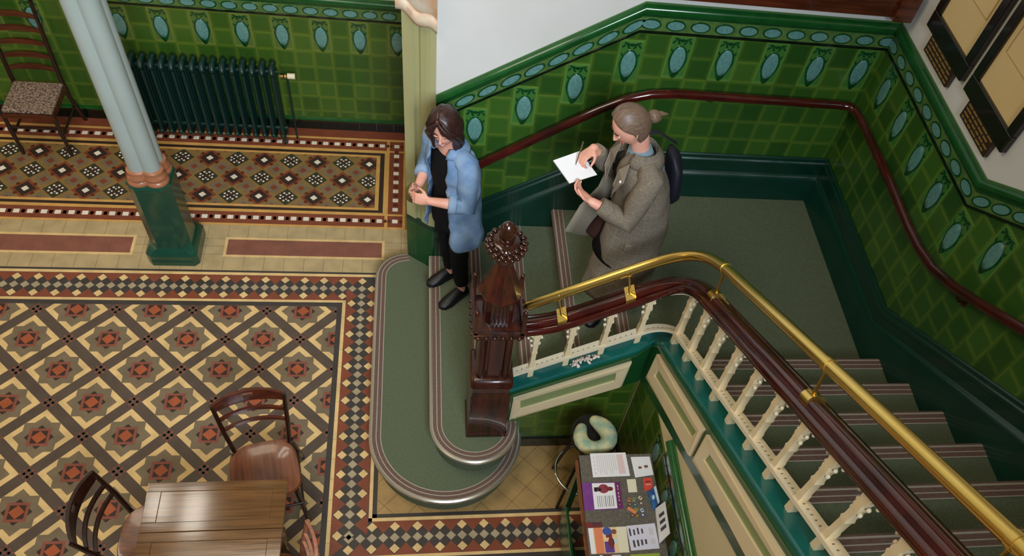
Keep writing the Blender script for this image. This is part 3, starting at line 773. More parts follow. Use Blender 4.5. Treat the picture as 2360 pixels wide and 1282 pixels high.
# ================================================================== NEWEL
nw = thing('newel_post', 'tall carved dark oak newel post with a canopied lantern top and leafy ball finial', 'newel post', (3.19, -1.18, 2 * R_))
NX, NY, NZ = 3.19, -1.18, 2 * R_
def sq8(c, a, ch=0.0):
    if ch == 0: return [V((c[0] + x * a, c[1] + y * a, c[2])) for x, y in ((-1, -1), (1, -1), (1, 1), (-1, 1))]
    q = 1 - ch
    return [V((c[0] + x * a, c[1] + y * a, c[2])) for x, y in ((-q, -1), (q, -1), (1, -q), (1, q), (q, 1), (-q, 1), (-1, q), (-1, -q))]
w = MB(); w.rings([sq8((NX, NY, NZ + z), a, .04) for z, a in ((0, .135), (.04, .135), (.05, .127), (.48, .124), (.50, .116), (.56, .114), (.60, .118))], 'oakdark'); plabel(w.build('plinth', nw, smooth=25), 'broad plinth')
w = MB(); w.rings([sq8((NX, NY, NZ + z), a, .10) for z, a in ((.58, .118), (.60, .128), (.615, .130), (.630, .118), (.645, .132), (.665, .128), (.68, .112))], 'oakdark'); w.build('ring_moulding', nw, smooth=50)
w = MB()
w.rings([sq8((NX, NY, NZ + z), .080) for z in (.66, 1.12)], 'oakdark')
for sx_ in (-1, 1):
    for sy_ in (-1, 1): w.tube([(NX + sx_ * .076, NY + sy_ * .076, NZ + .66), (NX + sx_ * .076, NY + sy_ * .076, NZ + 1.12)], .026, 'oakdark', n=12)
for d in ((0, -1), (0, 1), (1, 0), (-1, 0)):
    a, b = (.035, .012) if d[0] == 0 else (.012, .035)
    w.box((NX + d[0] * .085 - a, NY + d[1] * .085 - b, NZ + .70), (NX + d[0] * .085 + a, NY + d[1] * .085 + b, NZ + 1.08), 'oakdark')
w.build('shaft', nw, smooth=40)
w = MB(); w.rings([sq8((NX, NY, NZ + z), a, .03) for z, a in ((1.10, .100), (1.12, .118), (1.135, .130), (1.150, .142), (1.185, .145), (1.190, .138))], 'oakdark')
for d in range(4):
    c_, s_ = math.cos(math.pi / 2 * d), math.sin(math.pi / 2 * d)
    for k in range(6):
        u = -.115 + k * .046; x = NX + u * c_ - (-.146) * s_ * 1; y = NY + u * s_ + (-.146) * c_
        w.ellipsoid((x, y, NZ + 1.165), (.014, .014, .014), 'oakdark', 8, 6)
w.build('carved_cornice', nw, smooth=50)
w = MB()   # lantern gallery: parapet, corner posts, louvred drum, tent roof
for d in range(4):
    T = Matrix.Translation((NX, NY, 0)) @ Matrix.Rotation(math.pi / 2 * d, 4, 'Z')
    w.box((-.138, -.142, NZ + 1.185), (.138, -.128, NZ + 1.205), 'oakdark', T)
    w.box((-.142, -.142, NZ + 1.185), (-.118, -.118, NZ + 1.36), 'oakdark', T); w.ellipsoid(T @ V((-.130, -.130, NZ + 1.375)), (.014, .014, .018), 'oakdark', 8, 6)
    for k in range(5): w.box((-.05 + k * .022, -.085, NZ + 1.19), (-.04 + k * .022, -.075, NZ + 1.42), 'oakdark', T)
w.rings([sq8((NX, NY, NZ + z), .072, .3) for z in (1.18, 1.42)], 'oakdark')
w.build('gallery', nw, smooth=40)
w = MB(); w.lathe((NX, NY, NZ), [(.10, 1.40), (.120, 1.41), (.122, 1.425), (.104, 1.46), (.084, 1.51), (.062, 1.58), (.046, 1.63), (.038, 1.655)], 'oakdark', n=8)
w.build('tent_roof', nw, smooth=20)
w = MB(); w.lathe((NX, NY, NZ + .048), [(.036, 1.60), (.054, 1.612), (.054, 1.625), (.034, 1.64), (.044, 1.66), (.078, 1.685), (.092, 1.71), (.088, 1.745), (.060, 1.765), (.03, 1.765)], 'finial', n=24)
for ring, (r, z, n, s_) in enumerate(((.074, 1.680, 15, .0125), (.090, 1.705, 17, .0155), (.096, 1.735, 17, .0165), (.084, 1.760, 15, .015))):
    for k in range(n):
        a = 2 * math.pi * (k + .5 * ring) / n; w.ellipsoid((NX + r * math.cos(a), NY + r * math.sin(a), NZ + .048 + z), (s_, s_, s_ * .8), 'finial', 8, 6)
w.lathe((NX, NY, NZ + .048), [(.026, 1.75), (.042, 1.78), (.045, 1.815), (.038, 1.85), (.022, 1.875), (.004, 1.885)], 'finial', n=16)
w.build('finial', nw, smooth=60)

# ================================================================== WALL HANDRAIL
hr = thing('wall_handrail', 'round dark red mahogany handrail fixed to the green tiled stair wall', 'handrail', (3.0, .24, 1.25))
hp = [(3.0, .245, 1.245), (3.161, .245, 1.352), (3.45, .245, 1.552), (3.701, .245, 1.726), (3.90, .245, 1.86), (4.05, .245, 1.945), (4.20, .245, 1.992), (4.36, .245, 2.008), (4.7, .245, 2.004), (5.2, .245, 2.0), (5.48, .245, 1.998), (5.56, .232, 2.0), (5.590, .18, 2.0), (5.592, .05, 2.008), (5.592, -.5, 2.012), (5.592, -.85, 2.004), (5.592, -1.02, 2.012), (5.592, -1.2, 2.045), (5.592, -1.42, 2.14), (5.592, -1.7, 2.30), (5.592, -2.1, 2.545), (5.592, -3.2, 3.22)]
w = MB(); w.tube(hp, [(.030, .028)] * len(hp), 'mahog', n=16, side=(0, 0, 1)); w.build('rail', hr, smooth=60)
for (x, y, z, n) in ((3.5, .245, 1.585, (0, 1, 0)), (4.62, .245, 2.0, (0, 1, 0)), (5.33, .245, 2.0, (0, 1, 0)), (5.592, -.35, 2.0, (1, 0, 0)), (5.592, -1.46, 2.14, (1, 0, 0)), (5.592, -2.4, 2.71, (1, 0, 0))):
    w = MB(); n = V(n); p = V((x, y, z - .02)); e = p + n * .066 + V((0, 0, -.045)); w.tube([p, p + V((0, 0, -.03)) + n * .02, e], .008, 'mahog', n=8); w.tube([e, e + n * .006], .024, 'mahog', n=14); w.build('bracket', hr, smooth=50)

# ================================================================== CAST IRON COLUMN
cc = thing('iron_column', 'pale blue clustered iron column on a dark green faceted base with copper collar', 'column', (.865, .62, 0))
CX, CY = .865, .62
def octa(a, b, z): return [V((CX + x, CY + y, z)) for x, y in ((-a + b, -a), (a - b, -a), (a, -a + b), (a, a - b), (a - b, a), (-a + b, a), (-a, a - b), (-a, -a + b))]
w = MB(); w.rings([octa(a, b, z) for z, a, b in ((0, .185, .035), (.10, .185, .035), (.125, .175, .04), (.16, .150, .060), (.19, .146, .062), (.74, .146, .062), (.765, .150, .064), (.78, .14, .06))], 'colgreen'); w.build('base', cc, smooth=20)
def quatre(r, z, n=48, lobe=.62):
    "four-lobed outline"
    out = []
    for k in range(n):
        t = 2 * math.pi * k / n; d = min(range(4), key=lambda q: abs(math.remainder(t - q * math.pi / 2 - math.pi / 4, 2 * math.pi)))
        a = math.remainder(t - d * math.pi / 2 - math.pi / 4, 2 * math.pi); c = r * .5; rr = r * .52
        s_ = c * math.cos(a) + math.sqrt(max(0, rr * rr - (c * math.sin(a)) ** 2)); out.append(V((CX + s_ * math.cos(t), CY + s_ * math.sin(t), z)))
    return out
w = MB(); w.rings([quatre(r, z) for z, r in ((.765, .150), (.785, .160), (.80, .158), (.812, .144), (.825, .150), (.84, .152), (.855, .138), (.87, .140), (.885, .140), (.895, .124))], 'copper'); w.build('collar', cc, smooth=50)
w = MB(); w.rings([quatre(r, z) for z, r in ((.885, .122), (3.2, .120), (6.3, .117))], 'colblue'); w.build('shaft', cc, smooth=50)

# ================================================================== RADIATOR
rd = thing('radiator', 'long dark green cast iron column radiator against the tiled hall wall', 'radiator', (1.0, 1.95, 0))
nsec = 16; xr = 1.555; 
w0 = None
for k in range(nsec):
    x = xr - k * .0765; w = MB()
    if w0 is None:
        for y in (1.885, 1.945, 2.005):
            w.tube([(x, y, .10), (x, y, .70)], [(.017, .022)] * 2, 'rad', n=8, side=(1, 0, 0))
        for z, s_ in ((.73, 1), (.085, -1)):
            w.tube([(x, 1.875, z), (x, 1.90, z + s_ * .018), (x, 1.945, z + s_ * .022), (x, 1.99, z + s_ * .018), (x, 2.015, z)], [(.024, .024), (.026, .03), (.026, .03), (.026, .03), (.024, .024)], 'rad', n=10, side=(1, 0, 0), round_caps=True)
        w.tube([(x - .04, 1.945, .70), (x + .04, 1.945, .70)], .02, 'rad', n=8); w.tube([(x - .04, 1.945, .12), (x + .04, 1.945, .12)], .02, 'rad', n=8)
        w0 = w.build('section', rd, smooth=60)
    else:
        o = w0.copy(); col.objects.link(o); o.parent = rd; o.location = (-k * .0765, 0, 0)
for x in (xr + .01, .41):
    
    for y in (1.86, 2.0): w = MB(); w.box((x - .012, y, 0), (x + .012, y + .03, .10), 'rad'); w.build('foot', rd, bevel=.003)
w = MB(); w.tube([(1.60, 1.945, .66), (1.66, 1.945, .66)], .011, 'copper', n=10); w.tube([(1.66, 1.945, .66), (1.66, 1.945, .0)], .008, 'rad', n=8); w.ellipsoid((1.645, 1.945, .66), (.018, .018, .018), 'brass', 10, 8); plabel(w.build('valve_pipe', rd, smooth=60), 'copper valve and pipe')
w = MB(); w.tube([(1.665, 1.945, .665), (1.725, 1.945, .665)], .024, 'ivory', n=14); plabel(w.build('valve_head', rd, smooth=50), 'cream valve head')

# ================================================================== MEMORIAL BOARDS
def board(name, label, ya, ym, zb, zt, sd):
    bd = thing(name, label, 'plaque', (XR - .02, (ya + ym) / 2, zb)); D = XR
    w = MB(); fw = .10
    w.box((D - .04, ym, zb), (D, ya, zb + fw), 'black_frame'); w.box((D - .04, ym, zb + fw), (D, ym + .06, zt), 'black_frame'); w.box((D - .04, ya - .06, zb + fw), (D, ya, zt), 'black_frame'); w.box((D - .04, ym, zt), (D, ya, zt + .09), 'black_frame')
    w.build('frame', bd, bevel=.006)
    w = MB(); w.box((D - .02, ym + .055, zb + fw - .005), (D - .004, ya - .055, zt + .005), 'boardgold')
    o = w.build('panel', bd)
    w = MB(); c = ((ya + ym) / 2, zb + .62); random.seed(sd)
    for r in (.05, .08, .11):
        w.tube([V((D - .0225, c[0] + r * 1.2 * math.cos(t), c[1] + r * 1.5 * math.sin(t))) for t in [2 * math.pi * k / 20 for k in range(21)]], .0022, 'boardline', n=4)
    a0, a1, b0, b1 = ym + .10, ya - .10, zb + .30, zt - .06
    w.tube([V((D - .0225, y, z)) for y, z in ((a0, b0), (a1, b0), (a1, b1), (a0, b1), (a0, b0))], .002, 'boardline', n=4)
    w.build('incised_ornament', o)
    w = MB(); pa, pb = ya - .085, ym + .085; z0 = zb - .075
    w.box((D - .03, pb, z0 - .03), (D - .0, pa, zb + .01), 'plaquebrown'); w.box((D - .05, pb - .02, z0 + .06), (D, pb + .04, zb + .02), 'black_frame') if False else None
    q = w.build('name_plate', bd, bevel=.004)
    w = MB()
    for r in range(4):
        z = zb - .010 - r * .024; y = pa - .02
        while y > pb + .03:
            L = random.uniform(.025, .06); w.box((D - .033, max(y - L, pb + .012), z - .008), (D - .029, y, z), 'goldpaint'); y -= L + .010
    w.build('gilt_lettering', q)
    return bd
M['black_frame'] = mat('black_frame_wood', (18, 14, 12), .3, coat=.4); M['boardgold'] = mat('pale_gold_board', (226, 194, 134), .5, rgb2=(232, 202, 144), scale=3); M['boardline'] = mat('board_incision', (170, 134, 80), .6)
M['plaquebrown'] = mat('plate_brown', (50, 30, 22), .4, coat=.3); M['goldpaint'] = mat('gilt', (176, 138, 78), .4, metal=.4)
board('memorial_board', 'black framed pale gold board with a small nameplate, nearer the corner of the stairwell', .045, -.465, 2.735, 4.0, 3)
board('memorial_board', 'black framed pale gold board with a small nameplate, over the rising upper stairs', -.525, -1.025, 2.735, 4.0, 5)

# ================================================================== CHAIRS AND TABLES
def side_chair(label, loc, rz, legm, seatm, railm):
    "bent-wood style library chair: local +y is the back"
    r = thing('dining_chair', label, 'chair', loc, rz)
    def B(w, n, **k): return w.build(n, r, local=True, **k)
    w = MB(); n = 28; R = []
    for (f, z) in ((.97, .425), (1.0, .435), (1.0, .447), (.97, .455), (.80, .452), (.62, .444), (.35, .441), (.02, .440)):
        ring = []
        for k in range(n):
            t = 2 * math.pi * k / n; x = math.copysign(abs(math.cos(t)) ** .55, math.cos(t)) * (.205 - .025 * math.sin(t)); y = math.copysign(abs(math.sin(t)) ** .6, math.sin(t)) * .20
            ring.append(V((x * f, y * f, z)))
        R.append(ring)
    w.rings(R, seatm); B(w, 'seat', smooth=50)
    for sx_ in (-1, 1):
        w = MB(); w.tube([(sx_ * .165, -.165, .43), (sx_ * .185, -.20, 0)], [(.017, .017), (.013, .013)], legm, n=8); B(w, 'leg', smooth=60)
        w = MB(); w.tube([(sx_ * .205, .27, 0), (sx_ * .175, .185, .43)], [(.014, .017), (.017, .018)], legm, n=8); B(w, 'leg', smooth=60)
        w = MB(); w.tube([(sx_ * .165, .185, .42), (sx_ * .185, .215, .62), (sx_ * .203, .265, .86)], [(.015, .019), (.015, .018), (.013, .014)], legm, n=8, side=(1, 0, 0)); B(w, 'back_post', smooth=60)
        w = MB(); w.tube([(sx_ * .178, -.185, .20), (sx_ * .190, .235, .20)], .009, legm, n=8); B(w, 'stretcher', smooth=60)
    w = MB(); w.tube([(-.185, -.19, .27), (.185, -.19, .27)], .009, legm, n=8); B(w, 'stretcher', smooth=60)
    def rail(z, half, bow, hgt, m, nm, hole=False):
        w = MB(); K = 14
        fr = []
        for k in range(K + 1):
            u = -1 + 2 * k / K; x = u * half; y = .215 + (z - .62) * .2 + bow * (1 - u * u); hh = hgt * (1 + (.45 * (1 - u * u) if hole else 0)); fr.append((x, y, z, hh))
        for k in range(K):
            a, b = fr[k], fr[k + 1]
            def bx(z0f, z1f):
                P = [V((q[0], q[1] + d, q[2] + q[3] * zf)) for zf in (z0f, z1f) for q, d in ((a, -.009), (b, -.009), (b, .009), (a, .009))]
                w.prism(P[:4], P[4:], m)
            if hole and k in (6, 7): bx(-.5, -.12); bx(.30, .5)
            else: bx(-.5, .5)
        B(w, nm, smooth=30)
    rail(.840, .200, .055, .076, railm, 'crest_rail', True); rail(.735, .180, .042, .026, railm, 'back_slat'); rail(.645, .172, .036, .024, railm, 'back_slat')
    return r
side_chair('brown wooden chair with bowed back, pulled up behind the table', (1.812, -1.560, 0), math.radians(12), 'chairdark', 'chair', 'chairred')
side_chair('dark bow-backed wooden chair at the left end of the table', (1.262, -1.965, 0), math.radians(88), 'chairdark', 'chair', 'chairdark')
side_chair('chair at the right end of the table, only its pinkish crest rail end in view', (1.905, -2.30, 0), math.radians(-86), 'chairpink', 'chair', 'chairpink')
tb = thing('oak_table', 'brown oak draw-leaf table with reflections on its polished top', 'table', (1.63, -2.2, 0))
def leaf(y0, y1, nm):
    w = MB(); x0, x1 = 1.262, 2.006; e = .055
    w.box((x0, y0, .715), (x1, y0 + e, .74), 'table'); w.box((x0, y1 - e, .715), (x1, y1, .74), 'table'); w.box((x0, y0 + e, .715), (x0 + .075, y1 - e, .74), 'table'); w.box((x1 - .075, y0 + e, .715), (x1, y1 - e, .74), 'table')
    w.box((x0 + .075, y0 + e, .716), (x1 - .075, y1 - e, .7375), 'table'); w.build(nm, tb, bevel=.002)
leaf(-2.062, -1.768, 'table_leaf'); leaf(-2.62, -2.066, 'tabletop')
w = MB(); w.box((1.32, -2.56, .60), (1.95, -1.90, .71), 'table'); w.build('apron', tb, bevel=.003)
for x in (1.36, 1.91):
    for y in (-2.5, -1.95):
        w = MB(); w.lathe((x, y, 0), [(.03, 0), (.032, .10), (.025, .14), (.045, .30), (.055, .40), (.03, .52), (.035, .56), (.035, .71)], 'table', n=16); w.build('leg', tb, smooth=50)
# ladder-back chair by the hall wall
lb = thing('ladderback_chair', 'dark ladder-back chair with a speckled woven seat standing left of the column', 'chair', (-.31, 1.78, 0))
M['seatweave'] = mat('speckled_weave', (172, 146, 122), .9, rgb2=(56, 42, 40), scale=70, detail=2, bump=.4)
w = MB(); w.box((-.480, 1.60, .425), (-.115, 1.965, .455), 'seatweave'); w.build('seat', lb, bevel=.012)
w = MB(); w.box((-.487, 1.592, .385), (-.108, 1.60, .425), 'chairred'); w.box((-.487, 1.60, .385), (-.478, 1.97, .425), 'chairred'); w.box((-.117, 1.60, .385), (-.108, 1.97, .425), 'chairred'); w.build('seat_rail', lb)
for x, sg in ((-.485, -1), (-.120, 1)):
    w = MB(); w.lathe((x, 1.61, 0), [(.014, 0), (.018, .06), (.013, .12), (.020, .25), (.015, .33), (.020, .43)], 'chairdark', n=12); w.build('leg', lb, smooth=50)
    w = MB(); w.tube([(x + sg * .01, 2.06, 0), (x, 1.98, .30), (x, 1.97, .5), (x, 2.03, 1.14)], [.016, .017, .017, .013], 'chairdark', n=10); w.ellipsoid((x, 2.035, 1.155), (.017, .017, .025), 'chairdark', 10, 8); w.build('back_post', lb, smooth=60)
    w = MB(); w.tube([(x, 1.62, .2), (x, 2.0, .2)], .010, 'chairdark', n=8); w.build('stretcher', lb, smooth=60)
w = MB(); w.tube([(-.485, 1.61, .28), (-.12, 1.61, .28)], .011, 'chairdark', n=8); w.build('stretcher', lb, smooth=60)
for k, z in enumerate((.56, .665, .775, .885, 1.0)):
    w = MB(); R = []
    for q in range(11):
        u = -1 + .2 * q; y = 1.975 + (z - .5) * .09 + .022 * (1 - u * u); h = .012 + .022 * (1 - u * u) ** .7
        R.append([V((-.3025 + u * .178, y - .006, z - .012)), V((-.3025 + u * .178, y + .006, z - .012)), V((-.3025 + u * .178, y + .006, z + h)), V((-.3025 + u * .178, y - .006, z + h))])
    w.rings(R, 'chairred'); w.build('ladder_slat', lb, smooth=30)

# ================================================================== DISPLAY TABLE AND LEAFLETS
TZ = .96
dt = thing('display_table', 'green legged display table with a grey speckled top, pushed against the spandrel wall', 'table', (3.9, -2.1, 0))
M['felt'] = mat('grey_speckled_top', (92, 86, 76), .95, rgb2=(112, 106, 94), scale=110, spec=.1)
w = MB(); w.prism([V((x, y, TZ - .03)) for x, y in ((3.684, -1.765), (4.125, -1.765), (4.125, -2.75), (3.665, -2.75))], [V((x, y, TZ)) for x, y in ((3.684, -1.765), (4.125, -1.765), (4.125, -2.75), (3.665, -2.75))], 'felt'); w.build('tabletop', dt, bevel=.003)
for x, y in ((3.71, -1.80), (4.10, -1.80), (3.69, -2.70), (4.10, -2.70)):
    w = MB(); w.box((x - .02, y - .02, 0), (x + .02, y + .02, TZ - .03), 'string'); w.build('leg', dt, bevel=.003)
w = MB(); w.box((3.70, -1.81, TZ - .11), (4.11, -1.79, TZ - .03), 'string'); w.build('apron', dt)
w = MB(); w.tube([(3.70, -1.84, .12), (3.69, -2.66, .78)], [(.012, .022)] * 2, 'string', n=4, side=(0, 1, 0)); w.build('diagonal_brace', dt)
w = MB(); w.box((3.672, -2.72, .10), (3.692, -1.86, .42), 'string'); w.build('side_panel', dt, bevel=.003)
w = MB(); w.box((3.660, -2.75, TZ - .034), (3.674, -1.80, TZ + .004), 'chair'); plabel(w.build('edge_strip', dt), 'light wood edge')
def sheet(name, q, label, cat, base, items=(), group=None, th=.0012, zo=0.0, parts=()):
    q = [V((x, y, TZ + zo)) for x, y in q]; c = sum(q, V()) / 4
    w = MB(); w.prism(q, [p + V((0, 0, th)) for p in q], base)
    def at(u, v): return q[0].lerp(q[1], u).lerp(q[3].lerp(q[2], u), v)
    for (u0, v0, u1, v1, m) in items:
        r = [at(u0, v0), at(u1, v0), at(u1, v1), at(u0, v1)]; w.prism([p + V((0, 0, th)) for p in r], [p + V((0, 0, th + .0004)) for p in r], m)
    for (cu, cv, ru, rv, m) in parts:
        r = [at(cu + ru * math.cos(t), cv + rv * math.sin(t)) for t in [2 * math.pi * k / 12 for k in range(12)]]; w.prism([p + V((0, 0, th)) for p in r], [p + V((0, 0, th + .0007)) for p in r], m)
    return tag(w.build(name, origin=tuple(c)), label, cat, group)
cm = lambda n, c, **k: mat('print_' + n, c, .6, **k)
P_ = dict(purple=cm('purple', (112, 52, 128), rgb2=(124, 62, 138)), magenta=cm('magenta', (108, 36, 92)), rose=cm('rose', (160, 66, 80), rgb2=(120, 40, 54), scale=60), dusk=cm('dusk', (70, 50, 62)), orange=cm('orange', (222, 132, 88)), peach=cm('peach', (236, 200, 150)), blue=cm('blue', (66, 84, 160)), violet=cm('violet', (96, 60, 140)), maroon=cm('maroon', (120, 40, 36)), red=cm('red', (214, 74, 56)), sea=cm('sea', (50, 110, 160), rgb2=(34, 62, 120), scale=30), pale=cm('pale', (196, 214, 214)), lime=cm('lime', (150, 170, 60)), char=cm('charcoal', (70, 68, 70)), creamc=cm('cream', (228, 220, 190)), faint=cm('faint', (206, 200, 198)), pinkf=cm('faint_pink', (224, 196, 192)), brownp=cm('brown', (130, 84, 54)), lav=cm('lavender', (216, 212, 224)))
for k, v in P_.items(): M['p_' + k] = v
lines = [(.16 + k * .055, .08, .18 + k * .055, .92 - .2 * random.random(), 'p_faint') for k in range(10)]
sheet('leaflet', [(3.751, -1.757), (3.968, -1.755), (3.975, -1.909), (3.752, -1.912)], 'white leaflet with fine lines of text at the back left corner of the display table', 'leaflet', 'paper', lines + [(.72, .08, .90, .90, 'p_pinkf')] + [(.07, .15 + k * .16, .11, .22 + k * .16, 'p_pinkf') for k in range(5)])
sheet('leaflet', [(3.996, -1.786), (4.113, -1.786), (4.118, -1.906), (4.004, -1.921)], 'white card with two small brown marks at the back right of the display table', 'leaflet', 'paper', [(.28, .50, .46, .60, 'p_brownp'), (.34, .42, .38, .66, 'p_faint'), (.60, .46, .80, .58, 'p_brownp'), (.66, .38, .70, .66, 'p_faint')])
sheet('leaflet', [(3.681, -1.944), (3.908, -1.946), (3.905, -2.113), (3.678, -2.118)], 'purple leaflet with a rose picture on a white middle panel', 'leaflet', 'p_purple', [(.26, .03, .85, .97, 'paper'), (.86, .0, 1.0, 1.0, 'p_magenta'), (.30, .18, .44, .34, 'p_dusk')] + [(.36 + k * .05, .50, .375 + k * .05, .90, 'p_faint') for k in range(9)] + [(.91, .12 + k * .13, .94, .20 + k * .13, 'p_pinkf') for k in range(6)], parts=[(.55, .24, .14, .17, 'p_rose'), (.72, .25, .08, .08, 'p_maroon'), (.42, .27, .07, .06, 'p_dusk')])
sheet('card', [(3.951, -1.931), (4.005, -1.930), (4.003, -2.013), (3.950, -2.014)], 'small blank cream card in the middle of the display table', 'card', 'p_creamc')
sheet('card', [(4.050, -1.926), (4.105, -1.924), (4.099, -2.004), (4.048, -2.007)], 'small red card near the wall on the display table', 'card', 'p_red', [(.2, .25, .8, .35, 'p_maroon'), (.2, .5, .8, .56, 'p_pinkf')])
sheet('booklet', [(4.062, -2.020), (4.118, -1.980), (4.124, -2.085), (4.080, -2.135)], 'blue booklet with a pale edge lying askew by the wall', 'booklet', 'p_sea', [(.72, 0, 1, 1, 'p_pale')], th=.012, parts=[(.4, .45, .16, .12, 'p_pale')])
sheet('leaflet', [(3.686, -2.223), (3.906, -2.221), (3.904, -2.373), (3.688, -2.373)], 'leaflet with an orange stripe and a blue and violet picture on the display table', 'leaflet', 'p_peach', [(0, 0, .12, 1, 'paper'), (.14, 0, .36, 1, 'p_orange'), (.74, 0, 1, 1, 'p_creamc'), (.38, .55, .62, .98, 'p_violet'), (.44, .22, .60, .40, 'p_maroon')], parts=[(.48, .15, .12, .16, 'p_blue'), (.66, .18, .07, .10, 'p_brownp'), (.56, .60, .08, .22, 'p_maroon'), (.66, .55, .06, .14, 'p_pale')])
sheet('leaflet', [(3.907, -2.218), (4.076, -2.208), (4.080, -2.358), (3.915, -2.364)], 'white leaflet with two rows of small dark figures beside the orange striped one', 'leaflet', 'p_lav', [(.06 + k * .14, .12 + .05 * (k % 2), .12 + k * .14, .42 - .02 * k, 'p_char') for k in range(4)] + [(.12 + k * .14, .60, .19 + k * .14, .88 - .03 * k, 'p_char') for k in range(4)] + [(.74, .15, .9, .45, 'p_faint'), (.74, .6, .9, .8, 'p_faint')])
sheet('leaflet', [(3.675, -2.189), (3.769, -2.189), (3.769, -2.218), (3.680, -2.221)], 'dark red printed slip peeping from behind the orange striped leaflet', 'leaflet', 'p_maroon', [(.4, .1, .9, .6, 'p_dusk')])
sheet('leaflet', [(3.905, -2.386), (4.074, -2.384), (4.079, -2.53), (3.905, -2.53)], 'lime green leaflet at the near edge of the picture on the display table', 'leaflet', 'p_lime')
sheet('leaflet', [(3.682, -2.380), (3.853, -2.384), (3.853, -2.53), (3.683, -2.53)], 'leaflet with a mixed maroon and grey print at the near edge of the picture', 'leaflet', 'p_faint', [(0, 0, .3, 1, 'p_char'), (.4, 0, .7, 1, 'p_maroon')])
w = MB(); q = [V((4.085, -2.33, TZ)), V((4.095, -2.12, TZ)), V((4.128, -2.12, TZ + .10)), V((4.124, -2.31, TZ + .10))]
w.prism(q, [p + V((-.002, 0, .001)) for p in q], 'paper')
for k in range(3):
    r = [q[0].lerp(q[1], .25 + .2 * k).lerp(q[3].lerp(q[2], .25 + .2 * k), f) + V((-.003, 0, .0015)) for f in (.3, .8)]; r2 = [p + V((0, .02, 0)) for p in r]
    w.prism([r[0], r[1], r2[1], r2[0]], [p + V((-.0006, 0, .0006)) for p in (r[0], r[1], r2[1], r2[0])], 'p_char')
tag(w.build('leaflet', origin=(4.10, -2.22, TZ)), 'white folded leaflet propped upright against the wall', 'leaflet')
rng = random.Random(4); bc = ['p_orange', 'p_lime', 'p_creamc', 'p_char', 'p_sea', 'p_brownp', 'p_orange', 'p_lime', 'p_pale', 'p_char', 'p_brownp', 'p_blue']
bn_ = ['orange badge', 'lime badge', 'cream badge', 'dark grey badge', 'blue badge', 'brown badge', 'orange strip', 'lime badge', 'pale blue badge', 'dark grey badge', 'brown badge', 'violet blue badge']
bp_ = ['at the back left of', 'in the back row of', 'at the back right of', 'at the left edge of', 'in the middle of', 'at the right edge of', 'lying long ways in', 'below the orange strip in', 'in front of the brown badge in', 'at the front left of', 'in the front row of', 'at the front right of']
for k in range(12):
    x = 3.950 + .030 * (k % 3) + rng.uniform(-.005, .005); y = -2.055 - .034 * (k // 3) + rng.uniform(-.006, .006); a = rng.uniform(0, 3)
    w = MB(); T = Matrix.Translation((x, y, TZ)) @ Matrix.Rotation(a, 4, 'Z')
    if k == 6: w.box((-.010, -.028, 0), (.010, .028, .006), bc[k], T)
    else: w.box((-.011, -.008, 0), (.011, .008, .004), bc[k], T); w.ellipsoid((x, y, TZ + .005), (.006, .006, .003), bc[(k + 3) % 12], 8, 5)
    tag(w.build('badge', origin=(x, y, TZ), smooth=40), 'tiny %s %s the jumble on the table' % (bn_[k], bp_[k]), 'badge', 'badges jumbled on the display table')
# ---- stool and neck cushion
sx0, sy0 = 3.84, -1.535
so = thing('bar_stool', 'round black bar stool with a chrome foot ring behind the display table', 'stool', (sx0, sy0, 0))
w = MB(); w.lathe((sx0, sy0, 0), [(.02, .735), (.13, .738), (.152, .75), (.155, .775), (.145, .792), (.02, .80)], 'blackleather', n=32); w.build('seat', so, smooth=50)
w = MB(); w.tube([V((sx0 + .185 * math.cos(t), sy0 + .185 * math.sin(t), .28)) for t in [2 * math.pi * k / 40 for k in range(41)]], .010, 'chrome', n=8, cap=False); w.build('foot_ring', so, smooth=60)
for k in range(4):
    a = math.pi / 4 + k * math.pi / 2; w = MB(); w.tube([V((sx0 + .09 * math.cos(a), sy0 + .09 * math.sin(a), .735)), V((sx0 + .175 * math.cos(a), sy0 + .175 * math.sin(a), .28)), V((sx0 + .215 * math.cos(a), sy0 + .215 * math.sin(a), .0))], .011, 'blackleather', n=8); w.build('leg', so, smooth=60)
M['floral'] = mat('pale_floral_cloth', (128, 158, 136), .85, rgb2=(204, 196, 146), scale=13, detail=2, bump=.1)
w = MB(); w.tube([(3.742, -1.530, .85), (3.722, -1.585, .85), (3.745, -1.645, .85), (3.800, -1.675, .85), (3.868, -1.665, .85), (3.915, -1.615, .85), (3.912, -1.548, .85), (3.872, -1.500, .85), (3.836, -1.475, .85)], [.038, .050, .052, .050, .053, .058, .060, .054, .038], 'floral', n=18, side=(0, 0, 1), round_caps=True)
o = w.build('neck_cushion', smooth=80, origin=(3.84, -1.58, .80)); tag(o, 'horseshoe neck cushion in pale green floral cloth lying on the stool', 'cushion'); sb = o.modifiers.new('s', 'SUBSURF'); sb.levels = sb.render_levels = 1
